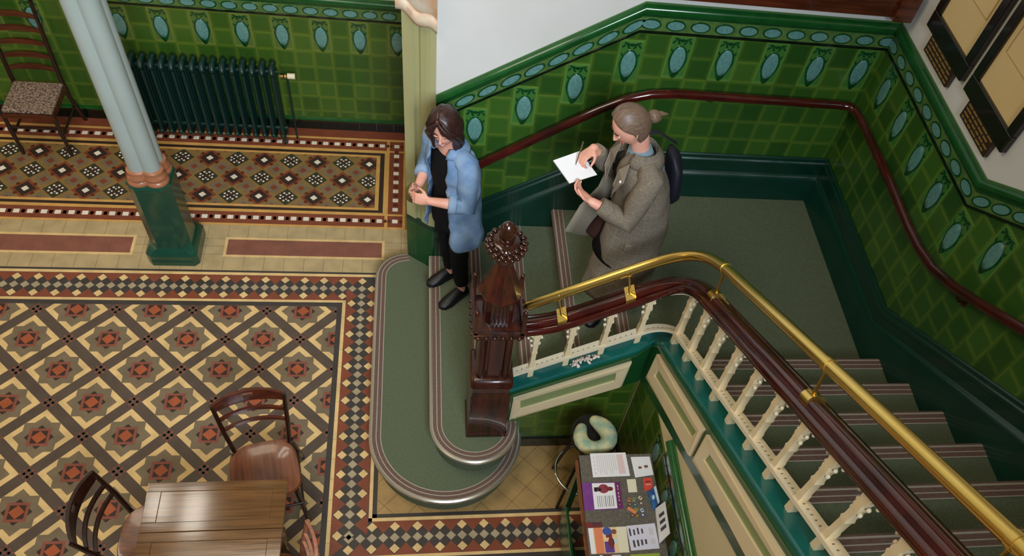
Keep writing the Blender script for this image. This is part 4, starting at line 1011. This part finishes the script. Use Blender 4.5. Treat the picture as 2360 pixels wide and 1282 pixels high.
# ---- bronze rail end on the pier, pale lacy clump on the string
w = MB(); w.tube([(2.70, .42, .98), (2.675, .375, .95), (2.672, .36, .90), (2.69, .38, .855), (2.712, .41, .84)], [.012, .020, .024, .020, .012], 'bronze' if 'bronze' in M else mat('old_bronze', (128, 116, 72), .35, metal=.6), n=12, round_caps=True)
tag(w.build('door_pull', smooth=60, origin=(2.69, .40, .9)), 'rounded old bronze pull on the olive painted pier', 'handle')
def lace(cx, nm, lb, mm, k0):
    w = MB(); rg = random.Random(k0)
    for k in range(70):
        t = rg.uniform(-1, 1); s_ = rg.uniform(-1, 1)
        if t * t + s_ * s_ > 1: continue
        x = cx + t * .085; y = YC + RC - .035 + s_ * .030; z = nz1(x) + .118 + .018 * (1 - t * t - s_ * s_); r = rg.uniform(.006, .012)
        w.ellipsoid((x, y, z), (r, r, r * .7), mm, 6, 4)
    tag(w.build(nm, smooth=60, origin=(cx, YC + RC, nz1(cx) + .11)), lb, 'cloth')
M['lacy'] = mat('pinkish_lace', (224, 196, 176), .9, rgb2=(236, 222, 206), scale=90)
lace(3.765, 'lace_cloth', 'crumpled pinkish white lace lying on the string capping between balusters', 'lacy', 3)

# ================================================================== PEOPLE
def remeshed(w, name, parent, m, vox, smooth_it=6, disp=None):
    o = w.build(name, parent)
    rm = o.modifiers.new('r', 'REMESH'); rm.mode = 'VOXEL'; rm.voxel_size = vox; rm.use_smooth_shade = True
    sm = o.modifiers.new('s', 'SMOOTH'); sm.factor = .5; sm.iterations = smooth_it
    bpy.context.view_layer.update(); dg = bpy.context.evaluated_depsgraph_get(); me = bpy.data.meshes.new_from_object(o.evaluated_get(dg))
    o.modifiers.clear(); old = o.data; o.data = me; me.name = name; bpy.data.meshes.remove(old)
    me.materials.clear(); me.materials.append(M[m]); me.polygons.foreach_set('material_index', [0] * len(me.polygons)); me.polygons.foreach_set('use_smooth', [True] * len(me.polygons))
    if disp:
        ns = [v.normal.copy() for v in me.vertices]; off = o.matrix_world.translation
        for v, n in zip(me.vertices, ns): v.co += n * disp(v.co)
    me.update(); return o
def frame(f, u):
    f = V(f).normalized(); u = V(u); u = (u - f * u.dot(f)).normalized(); l = u.cross(f)   # l = the person's left
    return f, u, l
def head(w, c, f, u, s=1.0, m='skin'):
    f, u, l = frame(f, u); R = []; n = 28
    for i in range(1, 20):
        ph = -math.pi / 2 + math.pi * i / 20; z = math.sin(ph); q = math.cos(ph); ring = []
        for k in range(n):
            t = 2 * math.pi * k / n; x = q * math.sin(t); y = q * math.cos(t)
            px, py, pz = x * .076, y * .094, z * .118
            if z < 0: px *= 1 - .30 * (-z) ** 1.4; py = py * (1 - .18 * (-z)) + .012 * (-z) if y > 0 else py * (1 - .42 * (-z))
            if y > .5: py *= .96
            for sg in (-1, 1): py -= .008 * math.exp(-(((px - sg * .032) / .018) ** 2 + ((pz - .008) / .014) ** 2)) if y > 0 else 0
            if y > .3: py += .006 * math.exp(-((pz + .040) / .012) ** 2 - (px / .03) ** 2) + .005 * math.exp(-((pz + .092) / .016) ** 2 - (px / .022) ** 2)
            ring.append(c + (l * px + f * py + u * pz) * s)
        R.append(ring)
    w.rings(R, m)
    w.tube([c + (f * .088 + u * .018) * s, c + (f * .098 - u * .004) * s, c + (f * .108 - u * .022) * s, c + (f * .094 - u * .032) * s], [(.006 * s,) * 2, (.008 * s,) * 2, (.012 * s, .011 * s), (.011 * s, .006 * s)], m, n=10, round_caps=True)
    for sg in (-1, 1): w.ellipsoid(c + (l * sg * .076 - f * .006 - u * .010) * s, (.010, .016, .028), m, 10, 8)
def face_bits(parent, c, f, u, s=1.0, smile=False):
    f, u, l = frame(f, u); B = Matrix((l, f, u)).transposed().to_4x4()
    for sg in (-1, 1):
        w = MB(); p = c + (l * sg * .031 + f * .0785 + u * .009) * s; w.ellipsoid(p - u * .002, (.0125, .009, .0055), 'eyew', 12, 8, T=B); w.ellipsoid(p + u * .0035 + f * .001, (.0145, .0095, .0042), 'skin', 12, 8, T=B); w.tube([p + l * sg * a - u * .0005 + f * b for a, b in ((-.012, .006), (0, .0105), (.013, .004))], [(.0016, .0016)] * 3, 'eyed', n=6)
        w.ellipsoid(p + f * .0055 - u * .003, (.0052, .005, .0045), 'eyed', 10, 8, T=B); w.build('eye', parent, smooth=60)
        w = MB(); w.tube([c + (l * sg * a + f * b + u * z) * s for a, b, z in ((.016, .088, .028), (.032, .086, .034), (.048, .076, .028))], [(.0035, .003)] * 3, 'brow', n=6, round_caps=True); w.build('eyebrow', parent, smooth=60)
    w = MB(); up = .007 if smile else 0
    w.tube([c + (l * a + f * b + u * z) * s for a, b, z in ((-.024, .076, -.054 + up), (-.012, .084, -.057), (0, .087, -.058), (.012, .084, -.057), (.024, .076, -.054 + up))], [(.004, .004), (.007, .006), (.008, .006), (.007, .006), (.004, .004)], 'lips', n=8, side=u)
    o = w.build('lips', parent, smooth=60)
    if smile:
        w = MB(); w.tube([c + (l * a + f * b + u * z) * s for a, b, z in ((-.016, .0855, -.054), (0, .0925, -.057), (.016, .0855, -.054))], [(.0035, .0025)] * 3, 'teeth', n=6, side=u); w.build('teeth', o)
def hand(w, wr, d, pn, thumb, curl=.6, s=1.0, m='skin', spread=.12, curls=None):
    "d: pointing direction; pn: palm-facing normal; thumb: unit vector to the thumb side"
    d = V(d).normalized(); pn = V(pn); pn = (pn - d * pn.dot(d)).normalized(); th = V(thumb); th = (th - d * th.dot(d) - pn * th.dot(pn)).normalized()
    w.tube([wr - d * .01, wr + d * .02 * s, wr + d * .055 * s, wr + d * .088 * s], [(.026 * s, .019 * s), (.033 * s, .017 * s), (.041 * s, .015 * s), (.040 * s, .012 * s)], m, n=14, side=th, round_caps=True)
    for k, (off, ln) in enumerate(((.030, .070), (.0105, .078), (-.0095, .073), (-.029, .058))):
        p = wr + d * .088 * s + th * off * s; dd = (d + th * (off * spread * 8)).normalized(); cu = (curls[k] if curls else curl); pts = [p - dd * .012, p]; a = cu * .7
        for j, fr_ in enumerate((.42, .32, .26)):
            v = dd * math.cos(a) + pn * math.sin(a); p = p + v * ln * fr_ * s; pts.append(p); a += cu
        w.tube(pts, [.0092 * s, .0090 * s, .0085 * s, .0078 * s, .0066 * s], m, n=10, round_caps=True)
    p = wr + d * .022 * s + th * .026 * s; pts = [p - th * .012]
    for (a, b, c_) in ((.55, .75, .25), (.85, .35, .40), (.95, .0, .45)):
        v = (d * a + th * b + pn * c_).normalized(); pts.append(p); p = p + v * .031 * s
    pts.append(p); w.tube(pts, [.013 * s, .0125 * s, .0105 * s, .0095 * s, .0075 * s], m, n=10, round_caps=True)
def shell(w, secs, f, l, m, n=40, close=False, uvk=None, rot=0.0):
    "secs: (centre, side radius, front radius, opening half angle in degrees)"
    R = []
    for c, rx, ry, a in secs:
        a = math.radians(a); c = V(c)
        R.append([c + l * rx * math.sin(rot + a + (2 * math.pi - 2 * a) * k / n) + f * ry * math.cos(rot + a + (2 * math.pi - 2 * a) * k / n) for k in range(n + (0 if close else 1))])
    if uvk:
        w.rings(R, m, closed=close, cap=False, uvs=lambda i, k: (k / n * uvk[0], i / (len(R) - 1) * uvk[1]))
    else: w.rings(R, m, closed=close, cap=False)
def smooth_secs(S, k=4):
    out = []
    for i in range(len(S) - 1):
        p0, p1, p2, p3 = S[max(i - 1, 0)], S[i], S[i + 1], S[min(i + 2, len(S) - 1)]
        for q in range(k):
            t = q / k
            def cr(a, b, c, d): return .5 * ((2 * b) + (c - a) * t + (2 * a - 5 * b + 4 * c - d) * t * t + (3 * b - a - 3 * c + d) * t ** 3)
            out.append((V([cr(p0[0][j], p1[0][j], p2[0][j], p3[0][j]) for j in range(3)]),) + tuple(cr(p0[j], p1[j], p2[j], p3[j]) for j in (1, 2, 3)))
    out.append((V(S[-1][0]),) + tuple(S[-1][1:])); return out
def solid(o, th): sm = o.modifiers.new('thickness', 'SOLIDIFY'); sm.thickness = th; sm.offset = 0
def folds(w, amp, fx=18, seed=0.0):
    w.v = [tuple(V(p) + V((noise.noise(V(p) * fx + V((seed, 0, 0))), noise.noise(V(p) * fx + V((0, seed + 5, 0))), noise.noise(V(p) * fx * .6 + V((0, 9, seed))) * .5)) * amp) for p in w.v]
def shoe(parent, heel, toe, z, m='blackleather', h=.075):
    a, b = V((heel[0], heel[1], z)), V((toe[0], toe[1], z)); d = (b - a).normalized(); s_ = d.cross(V((0, 0, 1)))
    w = MB(); L = (b - a).length; R = []
    for t, hw, hh in ((0, .022, .06), (.04, .036, h + .01), (.15, .042, h + .022), (.35, .045, h + .016), (.55, .048, .074), (.75, .048, .052), (.9, .038, .034), (.98, .022, .026), (1, .01, .02)):
        c = a + d * L * t; R.append([c + s_ * hw * math.cos(q) + V((0, 0, max(.004, .012 + (hh - .012) * max(0, math.sin(q))) if math.sin(q) > -.1 else .004)) for q in [2 * math.pi * k / 14 for k in range(14)]])
    w.rings(R, m); o = w.build('shoe', parent, smooth=60)
    w = MB(); o1 = [a + d * L * t + s_ * hw for t, hw in ((0, -.02), (.08, -.036), (.4, -.040), (.7, -.050), (.92, -.040), (1.01, -.012), (1.01, .012), (.92, .040), (.7, .050), (.4, .040), (.08, .036), (0, .02))]
    w.prism(o1, [p + V((0, 0, .014)) for p in o1], m); w.build('sole', o)
    return o

# ---------------- woman in the denim shirt
f, u, l = frame((-.80, -.60, 0), (0, 0, 1))
S1 = 2 * R_
pw = thing('person', 'dark-haired person in an open blue denim shirt over black, standing on the second stair', 'person', (2.96, -.04, S1))
hc = V((2.905, -.085, 1.925)); hf, hu, hl = frame((-.30, -.92, -.22), (-.12, 0, 1))
w = MB(); head(w, hc, hf, hu, .95)
pel, che, nek = V((2.985, -.02, 1.22)), V((2.965, -.035, 1.58)), V((2.945, -.05, 1.77))
w.tube([nek - V((0, 0, .05)), nek + V((0, 0, .03)), hc - hu * .05 - hf * .02], [.056, .050, .052], 'skin', n=16)
w.tube([pel - V((0, 0, .06)), pel + V((0, 0, .06)), pel + V((0, 0, .18)), che, nek - V((0, 0, .07)), nek - V((0, 0, .01))], [(.15, .10), (.155, .105), (.13, .095), (.155, .105), (.14, .07), (.06, .055)], 'skin', n=20, side=l, round_caps=True)
Lsh, Rsh = nek + l * .165 - V((0, 0, .045)), nek - l * .165 - V((0, 0, .045))
Lel, Rel = V((3.055, -.245, 1.44)), V((2.81, .135, 1.45))
Lwr, Rwr = V((2.815, -.225, 1.46)), V((2.745, -.055, 1.41))
for a, b, c_ in ((Lsh, Lel, Lwr), (Rsh, Rel, Rwr)): w.tube([a, a.lerp(b, .5), b, b.lerp(c_, .35), c_], [.050, .043, .038, .038, .026], 'skin', n=14, round_caps=True)
hd1 = (V((2.735, -.165, 1.45)) - Lwr).normalized()
hand(w, Lwr, (-.93, .28, -.05), (.25, .85, -.4), (0, .1, 1), .75, .95)
hand(w, Rwr, (-.45, -.85, .12), (-.5, .1, .9) if False else (.6, -.3, .3), (-.1, 0, 1), .65, .95)
feet = [((3.095, -.060), (2.895, -.235)), ((3.010, .110), (2.805, -.020))]
hips = [pel + l * .085, pel - l * .085]; knees = [V((3.020, -.125, .84)), V((2.945, .060, .84))]; ank = [V((3.055, -.095, S1 + .09)), V((2.975, .080, S1 + .09))]
for h_, k_, a_, ft in zip(hips, knees, ank, feet):
    w.tube([h_, h_.lerp(k_, .5), k_, k_.lerp(a_, .35), a_, V((ft[0][0], ft[0][1], S1 + .03)).lerp(V((ft[1][0], ft[1][1], S1 + .03)), .25)], [.085, .070, .050, .048, .032, .034], 'skin', n=14, round_caps=True)
    w.tube([V((ft[0][0], ft[0][1], S1 + .04)).lerp(V((ft[1][0], ft[1][1], S1 + .03)), q) for q in (.12, .45, .68)], [.018, .018, .012], 'skin', n=10, round_caps=True)
body = remeshed(w, 'body', pw, 'skin', .005, 3)
face_bits(pw, hc, hf, hu, .95, True)
# hair: dark bob with a side parting
w = MB(); n = 40; R = []
for i in range(0, 17):
    ph = math.radians(88 - i * 9.2); z = math.sin(ph); q = math.cos(ph); a = math.radians(2 if i < 4 else 26 + min(18, (i - 4) * 4.5)); ring = []
    for k in range(n + 1):
        t = a + (2 * math.pi - 2 * a) * k / n - (.10 if i < 9 else 0); fr_ = max(0, math.cos(t)); rr = 1.0 + .04 * math.sin(t * 9 + i * .2)
        hz = z * .130 if z > 0 else z * .150
        sx_ = .092 + (.010 if z < .2 else 0); sy_ = (.108 if fr_ == 0 else .104)
        qq = max(q, .88) if z < 0 else q
        ring.append(hc + hl * sx_ * qq * math.sin(t) * rr + hf * sy_ * qq * math.cos(t) * rr - hf * .006 + hu * (hz + .008))
    R.append(ring)
w.rings(R, 'hairdark', closed=False, cap=False); folds(w, .004, 30, 2); o = w.build('hair', pw, smooth=80); solid(o, .016); plabel(o, 'chin-length dark brown bob')
w = MB()
for sg, pts in ((1, ((-.006, .070, .118), (.035, .098, .075), (.066, .078, .02), (.078, .045, -.05), (.070, .040, -.10))), (-1, ((-.004, .070, .118), (-.045, .095, .080), (-.074, .066, .02), (-.082, .040, -.05), (-.076, .038, -.10))), (1, ((0, .05, .122), (.055, .088, .07), (.085, .05, .0), (.088, .02, -.07), (.08, .02, -.115)))):
    w.tube([hc + hl * a + hf * b + hu * c_ for a, b, c_ in pts], [(.010, .006), (.024, .012), (.026, .014), (.024, .014), (.010, .008)], 'hairdark', n=10, side=hu if False else None, round_caps=True)
w.build('hair_lock', o, smooth=80)
# black top and trousers
w = MB(); w.tube([pel - V((0, 0, .12)), pel + V((0, 0, .02)), pel + V((0, 0, .18)), che - V((0, 0, .06)), che + V((0, 0, .04)), nek - V((0, 0, .085)), nek - V((0, 0, .045))], [(.175, .135), (.178, .138), (.152, .128), (.165, .126), (.17, .122), (.150, .090), (.085, .075)], 'black', n=28, side=l)
folds(w, .006, 12); w.build('black_top', pw, smooth=80)
w = MB(); w.tube([pel - V((0, 0, .13)), pel - V((0, 0, .05)), pel + V((0, 0, .05))], [(.12, .10), (.165, .125), (.155, .115)], 'black', n=20, side=l, round_caps=True)
for h_, k_, a_ in zip(hips, knees, ank): w.tube([h_ - V((0, 0, .02)), h_.lerp(k_, .5), k_, k_.lerp(a_, .4), a_ + V((0, 0, .045))], [.100, .084, .066, .060, .052], 'black', n=16)
remeshed(w, 'trousers', pw, 'black', .012, 4, lambda p: noise.noise(p * 16) * .006)
for ft in feet: shoe(pw, ft[0], ft[1], S1 + .001)
# denim shirt, open at the front
w = MB()
SS = [((2.985, -.020, .975), .215, .172, 48), ((2.99, -.02, 1.03), .222, .178, 40), ((2.985, -.02, 1.20), .205, .162, 33), ((2.98, -.025, 1.38), .190, .150, 32), ((2.968, -.035, 1.55), .194, .146, 30), ((2.955, -.045, 1.665), .200, .128, 27), ((2.95, -.048, 1.72), .178, .105, 30), ((2.948, -.05, 1.755), .115, .085, 36), ((2.945, -.052, 1.785), .074, .072, 40)]
shell(w, smooth_secs(SS, 4), f, l, 'denim', 56); 
w.v = [tuple(V(p) + (V(p) - V((2.97, -.03, V(p).z))).normalized() * (.012 * math.sin(math.atan2(V(p).y + .03, V(p).x - 2.97) * 7 + V(p).z * 5) * max(0, min(1, (1.5 - V(p).z) * 2)))) for p in w.v]
folds(w, .020, 13, 3); o = w.build('denim_shirt', pw, smooth=80); solid(o, .006)
for nm_, a, b, c_ in (('left', Lsh, Lel, Lwr), ('right', Rsh, Rel, Rwr)):
    w = MB(); e = b.lerp(c_, .36); pts = [a.lerp(nek, .45) - V((0, 0, .02)), a, a.lerp(b, .33), a.lerp(b, .66), b, e]
    w.tube(pts, [(.072, .060), (.076, .072), .068, .062, .062, .056], 'denim', n=20); folds(w, .014, 20, 7); w.build('sleeve', o, smooth=80)
    w = MB(); d_ = (c_ - b).normalized(); w.tube([e - d_ * .012, e, e + d_ * .03, e + d_ * .034], [.058, .062, .060, .054], 'denimdark', n=20); folds(w, .004, 30); plabel(w.build('rolled_cuff', o, smooth=60), 'paler turned-up cuff')
w = MB(); shell(w, [((2.945, -.052, 1.775), .078, .076, 42), ((2.945, -.050, 1.800), .086, .084, 46), ((2.950, -.050, 1.770), .112, .104, 34), ((2.952, -.050, 1.745), .122, .112, 30)], f, l, 'denim', 30); k_ = w.build('collar', o, smooth=60); solid(k_, .004)

# ---------------- woman in the checked coat
f, u, l = frame((-1, -.12, 0), (0, 0, 1))
S2 = 5 * R_
p2_ = thing('person', 'person in a long grey checked coat, hair in a low bun, writing on a notepad', 'person', (4.03, -.6, S2))
hc = V((3.845, -.605, 2.440)); hf, hu, hl = frame((-.80, -.16, -.62), (-.3, 0, 1))
w = MB(); head(w, hc, hf, hu, 1.0)
pel, che, nek = V((4.07, -.585, 1.79)), V((3.995, -.60, 2.10)), V((3.935, -.60, 2.285))
w.tube([nek - V((-.02, 0, .05)), nek, hc - hu * .05 - hf * .03], [.058, .052, .054], 'skin', n=16)
w.tube([pel - V((0, 0, .06)), pel + V((0, 0, .06)), che - V((0, 0, .05)), che + V((-.01, 0, .05)), nek - V((-.015, 0, .06)), nek], [(.15, .11), (.155, .11), (.15, .105), (.15, .09), (.12, .06), (.055, .052)], 'skin', n=20, side=l, round_caps=True)
Lsh, Rsh = nek + l * .17 - V((-.03, 0, .075)), nek - l * .17 - V((-.03, 0, .075))
Lel, Rel = V((3.905, -.800, 1.930)), V((3.855, -.395, 1.965)); Lwr, Rwr = V((3.700, -.735, 2.010)), V((3.715, -.470, 2.160))
for a, b, c_ in ((Lsh, Lel, Lwr), (Rsh, Rel, Rwr)): w.tube([a, a.lerp(b, .5), b, b.lerp(c_, .4), c_], [.050, .044, .040, .036, .026], 'skin', n=14, round_caps=True)
hand(w, Lwr, (-.72, .62, .22), (.0, -.0, 1) if False else (.10, .35, .9), (-.8, -.1, .3), .55, .98)
hand(w, Rwr, (-.72, -.62, -.22), (.1, -.25, -.95), (.25, -.9, .15), .85, .98)
feet = [((4.000, -.600), (3.850, -.790)), ((4.255, -.455), (4.060, -.575))]; fz = [S2, LZ]
hips = [pel + l * .085, pel - l * .085]; knees = [V((3.905, -.650, 1.46)), V((3.835, -.490, 1.53))]; ank = [V((3.985, -.625, S2 + .09)), V((4.215, -.485, LZ + .09))]
for h_, k_, a_, ft, z_ in zip(hips, knees, ank, feet, fz):
    w.tube([h_, h_.lerp(k_, .5), k_, k_.lerp(a_, .35), a_, V((ft[0][0], ft[0][1], z_ + .03)).lerp(V((ft[1][0], ft[1][1], z_ + .03)), .25)], [.085, .072, .054, .050, .034, .034], 'skin', n=14, round_caps=True)
    w.tube([V((ft[0][0], ft[0][1], z_ + .04)).lerp(V((ft[1][0], ft[1][1], z_ + .03)), q) for q in (.12, .45, .68)], [.018, .018, .012], 'skin', n=10, round_caps=True)
remeshed(w, 'body', p2_, 'skin', .005, 3)
face_bits(p2_, hc, hf, hu, 1.0)
w = MB(); R = []
for i in range(0, 15):
    ph = math.radians(88 - i * 9.4); z = math.sin(ph); q = math.cos(ph); a = math.radians(2 if i < 4 else 40 + min(46, (i - 4) * 9)); ring = []
    for k in range(n + 1):
        t = a + (2 * math.pi - 2 * a) * k / n; bk = max(0, -math.cos(t)); qq = q
        ring.append(hc + hl * (.083 * qq * math.sin(t)) + hf * (.104 * qq * math.cos(t) - .004) + hu * (z * (.126 if z > 0 else .118) + .004))
    R.append(ring)
w.rings(R, 'hairlight', closed=False, cap=False); folds(w, .002, 40, 2); o = w.build('hair', p2_, smooth=80); solid(o, .012); plabel(o, 'light brown hair pulled back')
w = MB(); bc_ = hc - hf * .128 - hu * .035; w.ellipsoid(bc_, (.040, .036, .034), 'hairlight', 16, 10); w.tube([bc_ + hf * .03, bc_, bc_ - hf * .035 - hu * .01, bc_ - hf * .06 - hu * .035], [.018, .03, .014, .005], 'hairlight', n=10, round_caps=True); folds(w, .008, 40, 4); w.build('bun', o, smooth=80)
# clothing
w = MB(); w.tube([pel, che - V((0, 0, .06)), che + V((-.01, 0, .05)), nek - V((-.01, 0, .05)), nek + V((-.005, 0, .015))], [(.140, .110), (.145, .120), (.128, .118), (.095, .080), (.062, .060)], 'bluetop', n=24, side=l); folds(w, .006, 14); w.build('knit_top', p2_, smooth=80)
w = MB(); w.tube([pel - V((0, 0, .13)), pel - V((0, 0, .05)), pel + V((0, 0, .05))], [(.12, .10), (.165, .125), (.155, .115)], 'tights', n=20, side=l, round_caps=True)
for h_, k_, a_ in zip(hips, knees, ank): w.tube([h_ - V((0, 0, .02)), h_.lerp(k_, .5), k_, k_.lerp(a_, .4), a_ - V((0, 0, .02))], [.096, .086, .068, .056, .040], 'tights', n=16)
remeshed(w, 'tights', p2_, 'tights', .012, 4)
w = MB(); w.tube([pel + V((0, 0, .06)), pel - V((.02, 0, .08)), pel - V((.07, .01, .22)), pel - V((.10, .02, .34))], [(.150, .12), (.165, .14), (.170, .155), (.172, .165)], 'black', n=28, side=l, cap=False); k_ = w.build('skirt', p2_, smooth=70); solid(k_, .006)
for ft, z_ in zip(feet, fz): shoe(p2_, ft[0], ft[1], z_ + .001)
w = MB()
CS = [((4.010, -.600, 1.165), .225, .225, 30), ((4.020, -.595, 1.35), .220, .215, 29), ((4.035, -.59, 1.60), .208, .198, 27), ((4.045, -.59, 1.80), .196, .172, 24), ((4.015, -.60, 1.98), .195, .152, 24), ((3.985, -.60, 2.11), .198, .138, 24), ((3.97, -.60, 2.19), .185, .115, 26), ((3.955, -.60, 2.245), .125, .090, 32), ((3.945, -.60, 2.290), .078, .074, 40)]
shell(w, smooth_secs(CS, 4), f, l, 'tweed', 56, uvk=(13, 11), rot=-.55); folds(w, .016, 8, 1); coat = w.build('checked_coat', p2_, smooth=80); solid(coat, .007)
for a, b, c_ in ((Lsh, Lel, Lwr), (Rsh, Rel, Rwr)):
    w = MB(); e = b.lerp(c_, .80); pts = [a.lerp(nek, .5) - V((0, 0, .02)), a, a.lerp(b, .33), a.lerp(b, .66), b, b.lerp(c_, .4), e]; rr = [.062, .074, .070, .066, .066, .058, .050]
    w.tube(pts, rr, 'tweed', n=20); folds(w, .012, 16, 7); k_ = w.build('sleeve', coat, smooth=80)
    me = k_.data; ul = me.uv_layers.new(name='UVMap'); ax_ = (c_ - a).normalized()
    for poly in me.polygons:
        for li in poly.loop_indices:
            co = me.vertices[me.loops[li].vertex_index].co + V(coat['_o']); ul.data[li].uv = ((co - a).dot(ax_) / .06, (co - a).cross(ax_).length / .06 + co.y / .06)
# the coat's far front edge swings forward on the step
w = MB(); A_ = [V((3.83, -.44, 2.00)), V((3.80, -.45, 1.86)), V((3.70, -.50, 1.74)), V((3.615, -.600, 1.625))]; B_ = [V((3.90, -.41, 1.98)), V((3.91, -.41, 1.80)), V((3.90, -.42, 1.60)), V((3.86, -.44, 1.40))]
w.rings([[a.lerp(b, t) for t in (0, .25, .5, .75, 1)] for a, b in zip(A_, B_)], 'tweed', closed=False, cap=False); folds(w, .012, 12); k_ = w.build('coat_front', coat, smooth=80); solid(k_, .006)
w = MB(); shell(w, [((3.945, -.60, 2.275), .080, .078, 40), ((3.945, -.60, 2.305), .090, .088, 44), ((3.955, -.60, 2.265), .122, .112, 34), ((3.96, -.60, 2.235), .135, .122, 30)], f, l, 'tweed', 30, uvk=(8, 1)); k_ = w.build('collar', coat, smooth=60); solid(k_, .005)
for sg in (1, -1):
    pts = [nek + l * sg * .085 + f * .075 - V((0, 0, .03)), nek + l * sg * .135 + f * .105 - V((0, 0, .12)), nek + l * sg * .10 + f * .125 - V((.01, 0, .20)), nek + l * sg * .060 + f * .120 - V((.0, 0, .30)), nek + l * sg * .055 + f * .125 - V((0, 0, .20)), nek + l * sg * .050 + f * .11 - V((0, 0, .10))]
    w = MB(); w.prism(pts, [p + f * .006 + V((0, 0, .004)) for p in pts], 'tweed'); w.build('lapel', coat, bevel=.002)
w = MB(); w.ellipsoid(nek + l * .11 + f * .115 - V((0, 0, .13)), (.008, .008, .010), 'paper', 10, 8); plabel(w.build('brooch', coat, smooth=60), 'small white brooch')
q = V((4.02, -.772, 1.69)); w = MB(); w.box((q.x - .075, q.y - .016, q.z - .03), (q.x + .075, q.y + .004, q.z + .025), 'tweed'); w.build('pocket_flap', coat, bevel=.006)
# notepad, pen, backpack
NOTE = [(3.484, -.540, 2.118), (3.576, -.640, 2.048), (3.735, -.583, 2.066), (3.635, -.478, 2.138)]
w = MB(); nc = [V(p) for p in NOTE]; nn = (nc[1] - nc[0]).cross(nc[3] - nc[0]).normalized()
if nn.z < 0: nn = -nn
w.prism(nc, [p + nn * .010 for p in nc], 'paper'); npad = tag(w.build('notepad', origin=tuple(sum(nc, V()) / 4)), 'open white notepad held up and written on by the person in the checked coat', 'notepad')
w = MB()
for k in range(7):
    a = nc[0].lerp(nc[1], .1 + .12 * k).lerp(nc[3].lerp(nc[2], .1 + .12 * k), .15); b = nc[0].lerp(nc[1], .1 + .12 * k).lerp(nc[3].lerp(nc[2], .1 + .12 * k), .5 + .06 * (k % 3)); w.tube([a + nn * .0104, b + nn * .0104], .0008, 'ink', n=4)
w.build('handwriting', npad)
w = MB(); a = V((3.610, -.560, 2.112)); b = V((3.640, -.505, 2.235)); w.tube([a, a.lerp(b, .1), b], [.001, .004, .004], 'chrome', n=8); tag(w.build('pen', smooth=60, origin=tuple(a)), 'slim silver pen held in the hand above the notepad', 'pen')
bk = thing('backpack', 'small dark navy backpack on the back of the person in the checked coat', 'backpack', (4.2, -.52, 2.0))
w = MB(); w.tube([V((4.165, -.50, 2.17)), V((4.185, -.50, 2.13)), V((4.200, -.50, 2.03)), V((4.215, -.50, 1.93)), V((4.205, -.50, 1.89))], [(.08, .030), (.115, .045), (.130, .055), (.130, .058), (.11, .045)], 'navy', n=24, side=(0, 1, 0), round_caps=True); w.build('bag_body', bk, smooth=80)
w = MB(); w.tube([V((4.20, -.42, 2.18)), V((4.06, -.44, 2.275)), V((3.96, -.45, 2.245)), V((3.86, -.46, 2.12)), V((3.86, -.45, 2.0))], [(.004, .018)] * 5, 'navy', n=8); w.build('strap', bk, smooth=60)
# ------------------------------------------------------------------ tidy
for o in bpy.data.objects:
    if '_o' in o: del o['_o']
